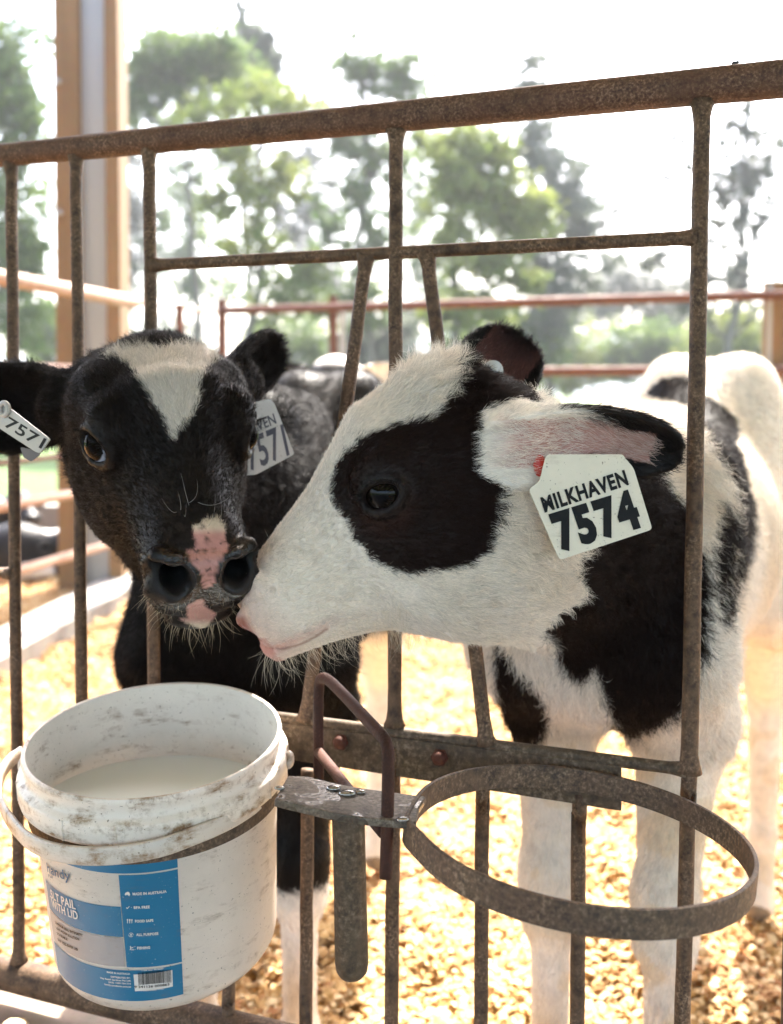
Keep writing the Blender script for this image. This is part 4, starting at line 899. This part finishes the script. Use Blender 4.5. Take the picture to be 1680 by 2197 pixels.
icon(wt_, [[(-22, -18), (-16, -23), (-10, -18), (-12, -10), (-2, -6), (10, -14), (12, -10), (0, 0), (-10, 0), (-8, 10), (-2, 20), (-8, 22), (-14, 10), (-20, 20), (-27, 20), (-18, 2)], [(2, 8), (14, 8), (14, 22), (2, 22)], [(12, -14), (34, -20), (35, -18), (12, -11)], [(20, 12), (36, 14), (36, 17), (20, 16)]], 990, 1098)
bk = M_ink
for s, a, b in (('\u00b7 SUPERIOR SEAL INTEGRITY', (205, 842), (492, 984)), ('\u00b7 LEAK PROOF SOLUTION', (215, 898), (455, 1024)), ('\u00b7 STACKABLE', (222, 955), (336, 1024)), ('\u00b7 EASY PEEL-BACK LID', (230, 1015), (441, 1128))): T(bk, s, a, b, 28, 0, .03)
T(bk, '9 341136 000863', (1015, 1507), (1368, 1480), 26, 0, .0)
bk = MB(); _r = random.Random(5); x = 1050.0
while x < 1384:
    w = _r.choice((2.2, 2.2, 4.2, 6)); P = [ch(x, 1349 - (x - 1050) * .095), ch(x + w, 1349 - (x - 1050) * .095), ch(x + w + 5, 1476 - (x - 1050) * .085), ch(x + 5, 1476 - (x - 1050) * .085)]
    bk.add([BP(p[0], -p[1], o_ * 3) for p in P], [(0, 1, 2, 3)], False); x += w + _r.choice((2.4, 3.2, 5))
bk.build('barcode', M_ink, lab)
lg = M_logo; T(lg, 'handy', (137, 350), (371, 442), 128, 0, .008); T(lg, 'Pail', (143, 372), (186, 388), 30, 0, .0)

# ------------------------------------------------------------------ ear tags
def round_poly(P, r, n=4):
    P = [np.array(p, float) for p in P]; out = []
    for i, p in enumerate(P):
        a, b = P[i - 1] - p, P[(i + 1) % len(P)] - p; ra = min(r, np.linalg.norm(a) * .4, np.linalg.norm(b) * .4); A, B = p + a / np.linalg.norm(a) * ra, p + b / np.linalg.norm(b) * ra
        for k in range(n + 1): t = k / n; out.append((1 - t) ** 2 * A + 2 * t * (1 - t) * p + t * t * B)
    return out
def ear_tag(name, poly, dep, mat, parent, rad=9, th=.0014, label=None):
    P = round_poly(poly, rad); P0 = [W(u, v, dep(u, v)) for u, v in P]; n = unit(np.cross(P0[len(P0) // 3] - P0[0], P0[2 * len(P0) // 3] - P0[0])); n = n if n @ _F > 0 else -n
    V = P0 + [p + n * th for p in P0]; k = len(P0); o = mesh_obj(name, V, [tuple(range(k)), tuple(range(k, 2 * k))[::-1]] + [(i, k + i, k + (i + 1) % k, (i + 1) % k) for i in range(k)], mat, parent, False)
    if label: o['label'] = label
    return o
def tag_text(s, a, b, up, dep, parent, name='lettering', bold=.03, mat=None):
    mb = MB(); lay(mb, s, a, b, up, lambda u, v: W(u, v, dep(u, v) - .0006), bold); return mb.build(name, mat or M_ink, parent)
dR = lambda u, v: .783 - (v - 990) * .00004 + (u - 1270) * .00004
tR = ear_tag('ear_tag', c2([(936, 485), (948, 440), (1184, 440), (1192, 452), (1218, 482), (1276, 672), (989, 767), (893, 548), (928, 522)]), dR, M_tag, calfR, 9, label='cream ear tag reading MILKHAVEN 7574')
tag_text('7574', (1205, 1187), (1382, 1133), (-29, -85), dR, tR, bold=.055); tag_text('MILKHAVEN', (1169, 1100), (1350, 1040), (-10.5, -33), dR, tR, bold=.04)
MB().ball(W(1157, 998, .790), .0055, 12, sc=(1, .6, 1.6)).build('ear_tag_stud', plain('red_stud', (.55, .04, .025), .45), calfR)
m = MB(); c = W(1058, 794, .868); m.tube([c, c + np.array([0, .003, 0])], [.0086, .0086], 20); m.tube([c + np.array([0, -.0022, .001]), c], [.0032, .0045], 14); q_ = [(1040, 800), (1075, 792), (1086, 850), (1060, 862)]
m.build('ear_tag_button', M_tagw, calfR)
dL1 = lambda u, v: .862 - u * .0003
tL = ear_tag('ear_tag', [(-40, 850), (23, 877), (107, 942), (85, 972), (76, 969), (-45, 890)], dL1, M_tagg, calfL, 5, label='narrow grey ear tag reading 7571 with a ring')
tag_text('7571', (8, 914), (88, 963), (12, -21), dL1, tL, bold=.015)
m = MB(); c = W(9, 877, .857); ax = unit(W(60, 880, .9) - W(0, 880, .918)); az = np.array([0, 0, 1.]); m.tube([c + (ax * math.cos(a) + az * math.sin(a)) * .0052 for a in [i * math.pi / 12 for i in range(24)]], .0022, 10, closed=True); m.build('ring', M_tagg, tL)
ear_tag('ear_tag_back', c1([(85, 600), (165, 618), (168, 632), (130, 662), (98, 642)]), lambda u, v: .853, plain('dull_tag_back', (.16, .13, .12), .5), calfL, 4)
dL2 = lambda u, v: .972 + (u - 580) * .00012
tL2 = ear_tag('ear_tag', [(488, 890), (540, 864), (581, 855), (590, 868), (632, 974), (549, 1018), (510, 1020)], dL2, M_tagw, calfL, 6, label='white ear tag half hidden behind the cheek')
M_fade = plain('faded_ink', (.07, .07, .10), .5)
tag_text('7571', (537, 1012), (622, 977), (-15, -68), dL2, tL2, bold=.02, mat=M_fade); tag_text('MILKHAVEN', (478, 958), (594, 908), (-7, -22), dL2, tL2, bold=.02, mat=M_fade)

# ------------------------------------------------------------------ fences, column, kerb, sill
def pipe(p, q, r, name, mat, parent, n=14): return MB().tube([p, (np.array(p) + np.array(q)) / 2, q], r, n).build(name, mat, parent)
ff = empty('far_fence', W(1100, 1000, 4.3)); tag(ff, 'rusty two-rail pipe fence across the back of the pen', 'fence')
FZ = lambda u: 4.69 + (u - 475) * (3.96 - 4.69) / (1655 - 475)
def FP(u, hgt): p = W(u, 838, FZ(u)); return np.array([p[0], p[1], hgt])
for h in (1.235, .95, .62, .3): pipe(FP(470, h), FP(1900, h), .019, 'rail', M_frust, ff)
for u, w in ((476, .036), (715, .034), (1664, .075)):
    p = FP(u, 0); MB().box((p[0], p[1] + .03, .64), (w, .05, 1.30)).build('post', M_frust if u != 1664 else M_post, ff)
p = FP(1648, 0); MB().box((p[0], p[1] + .02, .64), (.018, .05, 1.28)).build('post', M_galv, ff)
p = FP(734, 0); MB().box((p[0], p[1] + .04, .62), (.022, .04, 1.24)).build('post', M_galv, ff)
sf = empty('side_fence', (-1.2, 3.6, 0)); tag(sf, 'sun-bleached pipe fence running away along the left side of the pen', 'fence')
A, B_ = np.array([-1.36, 2.75]), np.array([-1.03, 4.17])
for h, r, mt in ((1.228, .025, M_fpale), (.945, .019, M_fpale), (.64, .009, M_frust), (.50, .017, M_fpale), (.28, .017, M_fpale)): pipe((*A, h), (*B_, h), r, 'rail', mt, sf)
for h, r in ((1.225, .010), (.945, .008)): pipe((*B_, h), FP(474, h), r, 'rail', M_fpale, sf)
for (x, y) in ((-1.36, 2.75), (-.90, 4.38)): MB().box((x, y, .62), (.03, .03, 1.24)).build('post', M_frust, sf)
col = empty('column', (W(205, 1265, 4.45)[0], 4.5, 0)); tag(col, 'tall tan timber column with a pale grey centre standing behind the side fence', 'column')
def column(u0, u1, dz, nm, mt):
    a, b, c, d = [W(u, v, 4.45 + dz) for u, v in ((u0 + 12, 1290), (u1 + 12, 1290), (u1 - 3, -320), (u0 - 3, -320))]; k = np.array([0, .16, 0]); V = [a, b, c, d, a + k, b + k, c + k, d + k]
    MB().add(V, [(0, 1, 2, 3), (7, 6, 5, 4), (0, 4, 5, 1), (1, 5, 6, 2), (2, 6, 7, 3), (3, 7, 4, 0)], False).build(nm, mt, col)
column(114, 166, 0, 'timber', M_post); column(166.5, 222, .05, 'centre_panel', M_galv); column(222.5, 252, 0, 'timber', M_post)
for v in (175, 457, 800): c = W(123 + v * .012, v, 4.448); MB().tube([c, c + np.array([0, -.01, 0])], .012, 12).build('bolt', M_galv, col)
kb = mesh_obj('kerb', *(lambda a, b, w, h: ([np.array([a[0], a[1], -.02]), np.array([b[0], b[1], -.02]), np.array([b[0] - w, b[1], -.02]), np.array([a[0] - w, a[1], -.02]), np.array([a[0], a[1], h]), np.array([b[0], b[1], h]), np.array([b[0] - w, b[1], h]), np.array([a[0] - w, a[1], h])], [(3, 2, 1, 0), (4, 5, 6, 7), (0, 1, 5, 4), (1, 2, 6, 5), (2, 3, 7, 6), (3, 0, 4, 7)]))((-1.24, 2.4), (-1.02, 4.75), .20, .06), M_conc, None, False); tag(kb, 'concrete kerb along the left side of the pen', kind='structure')
kb = mesh_obj('pen_edge', [(-8, 6.3, -.06), (-1.5, 6.3, -.06), (-1.5, 6.45, -.06), (-8, 6.45, -.06), (-8, 6.3, .16), (-1.5, 6.3, .16), (-1.5, 6.45, .16), (-8, 6.45, .16)], [(3, 2, 1, 0), (4, 5, 6, 7), (0, 1, 5, 4), (1, 2, 6, 5), (2, 3, 7, 6), (3, 0, 4, 7)], M_conc, None, False); tag(kb, 'low concrete edge behind the next pen', kind='structure')
a, b = GP(-260, 2085 - 260 * .245 + 34, -.05), GP(1960, 2085 + 1960 * .245 + 34, -.05); a2, b2 = GP(-260, 2085 - 260 * .245 + 34, .16), GP(1960, 2085 + 1960 * .245 + 34, .16)
zt = .212; V = [(a[0], a[1], zt), (b[0], b[1], zt), (b2[0], b2[1] , zt), (a2[0], a2[1], zt)]; V = V + [(x, y, 0.0) for x, y, z in V]
sp = mesh_obj('sill_plank', V, [(0, 1, 2, 3), (7, 6, 5, 4), (0, 4, 5, 1), (1, 5, 6, 2), (2, 6, 7, 3), (3, 7, 4, 0)], M_plank, None, False); tag(sp, 'weathered timber sill under the bottom rail of the gate', 'plank')
m = MB(); m.ball((W(32, 2166, 1.05)[0], W(32, 2166, 1.05)[1], zt + .006), .016, 8, sc=(1, .7, .55)); wc = m.build('wood_offcut', plain('pale_wood', (.62, .45, .28), .8)); tag(wc, 'small pale piece of wood lying on the weathered sill', 'wood scrap')

# ------------------------------------------------------------------ trees
M_leaf = chip_mat(.5); M_leaf.name = 'leaves'; M_bark = plain('bark', (.10, .085, .07), .9)
def leaf_cloud(name, blobs, n, size, cols, parent, seed, flat=.7):
    """blobs: (centre, radii) ; leaves gather in small clumps inside them"""
    r = np.random.default_rng(seed); vol = np.array([b[1][0] * b[1][2] for b in blobs]); bi = r.choice(len(blobs), n, p=vol / vol.sum())
    nc = max(8, n // 20); cb = r.choice(len(blobs), nc, p=vol / vol.sum()); d = r.normal(size=(nc, 3)); d /= np.linalg.norm(d, axis=1, keepdims=True); d *= (r.random(nc) ** .6 * 1.25)[:, None]
    ctr = np.array([blobs[i][0] for i in cb]) + d * np.array([blobs[i][1] for i in cb]); ci = r.integers(0, nc, n); cr = np.array([min(blobs[i][1]) for i in cb]) * r.uniform(.14, .40, nc)
    P = ctr[ci] + r.normal(size=(n, 3)) * cr[ci][:, None] * [1, 1, flat]; u = r.normal(size=(n, 3)); u /= np.linalg.norm(u, axis=1, keepdims=True); w = np.cross(u, r.normal(size=(n, 3))); w /= np.linalg.norm(w, axis=1, keepdims=True)
    s = size * r.uniform(.6, 1.4, n)[:, None]; V = np.stack([P - u * s, P - w * s * .42, P + u * s, P + w * s * .42], 1).reshape(-1, 3); F = np.arange(4 * n).reshape(-1, 4)
    o = mesh_obj(name, V, F.tolist(), M_leaf, parent, False); c1_, c2_ = np.array(cols[0]), np.array(cols[1]); t = np.clip(.5 + .5 * wob(ctr, .8, seed)[:, 0] + .2 * r.normal(size=nc), 0, 1)[ci]
    c = lerp(c1_[None], c2_[None], t) * r.uniform(.75, 1.2, n)[:, None]; set_col(o.data, np.repeat(c, 4, 0)); return o
GREEN = ((.065, .105, .035), (.145, .19, .055)); YEL = ((.10, .14, .028), (.21, .23, .06)); BLUE = ((.075, .095, .072), (.13, .155, .10)); DARK = ((.085, .10, .08), (.15, .165, .12)); GREY = ((.085, .09, .078), (.14, .145, .12))
def tree(label, dpt, base_u, blobs, n, cols, size=.085, seed=1, trunk=.10, kind='tree', nm='tree', limbs=True):
    k = dpt / 2200; g = W(base_u, 943, dpt); base = np.array([g[0], g[1], -.1]); o = empty(nm, base); tag(o, label, kind, 'trees beyond the pens'); B = []
    for u, v, ru, rv in blobs: c = W(u, v, dpt); c[1] += (hash((u, v)) % 7 - 3) * .05; B.append((c, (ru * k, ru * k * .8, rv * k)))
    for b_ in list(B):
        for _ in range(2): q_ = np.random.default_rng(seed + len(B)).normal(size=3); B.append((b_[0] + q_ / np.linalg.norm(q_) * b_[1] * 1.15, tuple(x * .42 for x in b_[1])))
    leaf_cloud('crown', B, int(n * 2.4), size * .80, cols, o, seed); B = B[:len(blobs)]; m = MB(); top = max(B, key=lambda b: b[0][2])[0]; rr = random.Random(seed)
    tp = [base + (top - base) * t + np.array([rr.uniform(-.12, .12), rr.uniform(-.1, .1), 0]) * (1 if 0 < t < 1 else 0) for t in np.linspace(0, 1, 7)]; m.tube(tp, [trunk * (1 - .85 * i / 6) for i in range(7)], 8)
    for c, r_ in B:
        t = min(.92, max(.15, (c[2] - base[2]) / max(top[2] - base[2], .1) * .72)); i = t * 6; a = tp[int(i)] + (tp[min(6, int(i) + 1)] - tp[int(i)]) * (i - int(i)); q = (a + c) / 2 + np.array([rr.uniform(-.1, .1), 0, -.15])
        m.tube([a, q, c, c + (c - q) * .5], [trunk * .42 * (1 - .6 * t), trunk * .28, trunk * .14, .01], 6)
        for _ in range(3): e = c + np.array([rr.uniform(-1, 1) * r_[0], rr.uniform(-1, 1) * r_[1], rr.uniform(-.8, 1) * r_[2]]); m.tube([q, (q + e) / 2 + np.array([0, 0, .05]), e], [trunk * .2, trunk * .1, .008], 5)
    m.build('trunk', M_bark, o); return o
tree('dense bluish-green tree filling the left edge behind the column', 15, 20, [(15, 110, 75, 90), (-60, 240, 100, 130), (45, 260, 60, 90), (20, 400, 85, 90), (-40, 520, 90, 80), (55, 560, 60, 60), (30, 690, 80, 70)], 6400, GREEN, .08, 1)
tree('broad-crowned gum tree just right of the column, topmost leaves darker', 18, 430, [(385, 110, 85, 55), (340, 170, 50, 50), (455, 140, 75, 60), (520, 180, 60, 40), (300, 215, 32, 80), (420, 215, 60, 24)], 4300, GREEN, .09, 2)
tree('dark narrow conifer spire above the gum tree', 22, 550, [(518, 40, 14, 50), (530, 100, 26, 55), (560, 120, 34, 60), (585, 140, 24, 40), (545, 190, 40, 40)], 2600, DARK, .09, 3)
tree('yellow-green tree under the spire, spreading above the top rail', 16, 540, [(560, 215, 90, 42), (640, 225, 70, 36), (430, 245, 60, 36), (500, 330, 60, 50), (530, 420, 50, 60), (600, 370, 55, 50), (450, 440, 30, 45), (560, 520, 60, 45), (620, 640, 70, 50), (660, 590, 40, 40)], 4300, YEL, .075, 4)
tree('thin tree with a spiky top left of the gate\'s middle bar', 19, 790, [(770, 95, 18, 30), (765, 160, 50, 40), (830, 165, 60, 40), (880, 180, 44, 50), (800, 330, 50, 70), (770, 430, 40, 60), (810, 520, 60, 50), (770, 640, 60, 60), (700, 480, 34, 50), (740, 300, 40, 40)], 4700, GREEN, .085, 5)
tree('bright yellow-green bushy tree right of the middle bar', 15, 1010, [(960, 320, 60, 50), (1040, 320, 60, 50), (1000, 420, 80, 70), (1090, 430, 60, 60), (980, 540, 60, 50), (1070, 560, 80, 50), (1140, 470, 50, 60), (1040, 660, 90, 50)], 6600, YEL, .075, 6)
tree('tall dark she-oak with drooping branches behind the yellow-green tree', 20, 1180, [(1150, 145, 26, 40), (1140, 190, 34, 40), (1150, 290, 50, 50), (1180, 360, 60, 60), (1220, 450, 60, 50), (1150, 520, 60, 60), (1210, 590, 60, 50), (1310, 555, 36, 28), (1170, 690, 80, 60), (1250, 500, 30, 26)], 5200, DARK, .09, 7)
tree('sparse grey-green tree at the right edge seen through the bars', 17, 1560, [(1450, 300, 24, 22), (1440, 400, 20, 26), (1580, 300, 36, 40), (1560, 390, 44, 40), (1580, 480, 44, 50), (1640, 470, 30, 40), (1560, 590, 60, 40), (1640, 640, 50, 40), (1500, 640, 54, 36), (1420, 560, 30, 40), (1470, 350, 16, 12), (1620, 380, 30, 40), (1540, 470, 26, 40), (1600, 240, 40, 40), (1650, 330, 40, 50)], 2100, GREY, .085, 8)
for i, (lb, bu, bl) in enumerate((('pale sparse tree farther off, seen left of the gate\'s third bar', 250, [(270, 330, 40, 90), (285, 480, 40, 80), (260, 620, 50, 70)]),
    ('pale tall tree farther off behind the yellow-green tree under the spire', 450, [(380, 300, 60, 60), (400, 420, 60, 70), (360, 560, 60, 70), (480, 620, 70, 60), (430, 500, 50, 60)]),
    ('pale tree farther off between the two middle trees', 680, [(660, 340, 50, 60), (690, 430, 50, 60), (640, 500, 50, 60), (700, 600, 60, 70), (600, 450, 40, 50)]),
    ('pale tree farther off right of the middle bar', 890, [(900, 290, 50, 60), (880, 420, 50, 70), (900, 560, 60, 70), (930, 660, 70, 50)]),
    ('faint tree farther off left of the right gate bar', 1360, [(1290, 480, 36, 50), (1340, 600, 70, 50), (1290, 660, 80, 50), (1420, 640, 60, 50)]))):
    tree(lb, 30, bu, bl, 3000, GREEN if i % 2 else GREY, .11, 70 + i, .07, 'tree', 'distant_tree')
for i, (u, v, ru, rv, d, cc, lb) in enumerate(((120, 700, 60, 60, 24, GREEN, 'shrub between the column and the left bars'), (350, 740, 90, 50, 26, BLUE, 'bluish shrub low behind the head of the black calf'), (620, 730, 90, 60, 22, GREEN, 'dark shrub behind the thin far post'), (800, 745, 70, 60, 20, DARK, 'dark shrub behind the slanted bars'), (1080, 735, 110, 70, 20, GREEN, 'green shrub above the far ear of the white-faced calf'), (1240, 770, 80, 60, 26, YEL, 'pale shrub left of the right gate bar'), (1390, 745, 70, 50, 24, GREEN, 'rounded green shrub under the gap in the trees'), (1440, 720, 50, 60, 32, DARK, 'dark bluish shrub beside the right gate bar'), (1570, 730, 80, 60, 22, YEL, 'yellow-green shrub right of the right gate bar'), (1700, 720, 70, 80, 24, GREEN, 'leafy shrub behind the far right post'))):
    tree(lb, d, u, [(u, v, ru, rv), (u - ru * .6, v + 35, ru * .6, rv * .6), (u + ru * .6, v + 30, ru * .6, rv * .6)], 2300, cc, .10, 20 + i, .05, 'shrub', 'shrub')
HAZE = True
def hills(X, Y): return np.where(Y > 200, 0, -1) * 0 + (np.sin(X / 90 + 1) * 6 + np.sin(X / 37) * 3 + 16) * np.clip((Y - 260) / 120, 0, 1) - .2
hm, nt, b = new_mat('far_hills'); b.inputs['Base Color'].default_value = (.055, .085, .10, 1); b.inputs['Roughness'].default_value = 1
hl = grid_obj('hills', -350, 350, 240, 420, 60, 8, hills, hm); tag(hl, 'low bluish wooded hills on the horizon', kind='structure')

# ------------------------------------------------------------------ calves farther off
def color_far(V, N, grp, jit, skin):
    C = BLACK[None] * np.ones((len(V), 1)) * 1.6; w = np.maximum(sstep(.02, -.05, wob(V, 9, 51)[:, 0] + .15), (grp == 0) * sstep(.94, .96, V[:, 2])); return lerp(C, WHITE[None] * np.ones((len(V), 1)), w), w
def length_far(V, N, grp): return np.full(len(V), .015), np.ones(len(V))
pF = W(716, 872, 3.0); H3 = Head(pF + np.array([.0, -.02, -.10]), np.array([.0, .75, .66]), np.array([0, -.66, .75]), .00040, 60)
P3, B3 = calf_prims((pF[0] + .02, 3.30, 0), (0, -1), (1.0, .9, 1.24, .95), H3)
e3 = [Prim(ear_sdf(H3.P(s * 150, 590, 120), H3.P(s * 480, 620, 130), .07, (0, -1, 0)), .006, 'ear_near', (s, 0, 0)) for s in (-1, 1)]
calf('calf', 'distant calf whose pale poll just shows above the black calf\'s back', 'calves in the straw pen', H3.prims()[:1] + P3 + H3.prims()[1:] + e3, H3, color_far, length_far, 12000, .008, 31, ((-.9, 2.6, -.03), (.6, 4.4, 1.2)), (pF[0], 3.3, 0))
def lying(label, u, v, d, ang, hd, seed, wfrac):
    g = W(u, v, d); g[2] = .0; f = np.array([math.cos(ang), math.sin(ang), 0]); l = np.array([-f[1], f[0], 0]); z = np.array([0, 0, 1.])
    Bp = lambda a, b, c: g + f * a + l * b + z * c; L = []
    C = lambda a, b, ra, rb, k=.04: L.append(Prim(cone(Bp(*a), Bp(*b), ra, rb), k, 'body', -f - z * .3))
    C((0, 0, .12), (-.42, 0, .12), .12, .13); C((-.42, 0, .13), (-.55, .02, .12), .12, .10)
    C((.05, .1, .06), (.22, .12, .05), .045, .03); C((.22, .12, .05), (.05, .16, .04), .028, .025); C((.05, -.1, .06), (.25, -.1, .04), .045, .025); C((-.45, .16, .09), (-.25, .24, .05), .08, .035); C((-.25, .24, .05), (-.45, .28, .04), .028, .022)
    hp_ = Bp(*hd[0]); Hh = Head(hp_, -unit(f * math.cos(hd[1]) + l * math.sin(hd[1]) - z * hd[2]), z, .00037, 40)
    L.append(Prim(cone(Bp(.0, 0, .16), Hh.P(0, 600, 30), .10, .07), .05, 'neck', -f))
    ee = [Prim(ear_sdf(Hh.P(s * 150, 590, 110), Hh.P(s * 470, 640, 120), .065, Hh.D(0, -1, .2)), .006, 'ear_near', Hh.ex * s) for s in (-1, 1)]
    def cf(V, N, grp, jit, skin): w = sstep(.05, -.05, wob(V, 8, seed)[:, 0] + .9 - 1.6 * wfrac); return lerp(BLACK[None] * 1.6 * np.ones((len(V), 1)), WHITE[None] * np.ones((len(V), 1)), w), w
    calf('calf', label, 'calves lying in the next pen', Hh.prims()[:1] + L + Hh.prims()[1:] + ee, Hh, cf, length_far, 8000, .009, seed, (tuple(g - [1.1, 1.1, .05 + g[2]]), tuple(g + [1.1, 1.1, 1.0])), tuple(g))
lying('black calf lying at the far left with its head raised, tag in its ear', -75, 1150, 6.0, -.25, ((.46, .0, .14), -.6, .1), 61, .15)
lying('black and white calf lying flat nearer the side fence at the far left', 40, 1250, 4.75, .1, ((.40, -.1, .10), -.4, .1), 62, .5)

# ------------------------------------------------------------------ thin scattering volume, added to stand in for bright veiling glare
hz = MB().box((0, 215, 20), (860, 480, 43)).build('glare_haze', None); hz.data.materials.clear()
hm_ = bpy.data.materials.new('glare_haze'); hm_.use_nodes = True; nt = hm_.node_tree; nt.nodes.clear(); ou = nt.nodes.new('ShaderNodeOutputMaterial'); pv = nt.nodes.new('ShaderNodeVolumePrincipled'); pv.inputs['Color'].default_value = (.93, .95, 1, 1); pv.inputs['Density'].default_value = .0016; pv.inputs['Anisotropy'].default_value = .3
nt.links.new(pv.outputs[0], ou.inputs['Volume']); hz.data.materials.append(hm_); tag(hz, 'thin scattering volume added as a bright glare veil', kind='stuff')
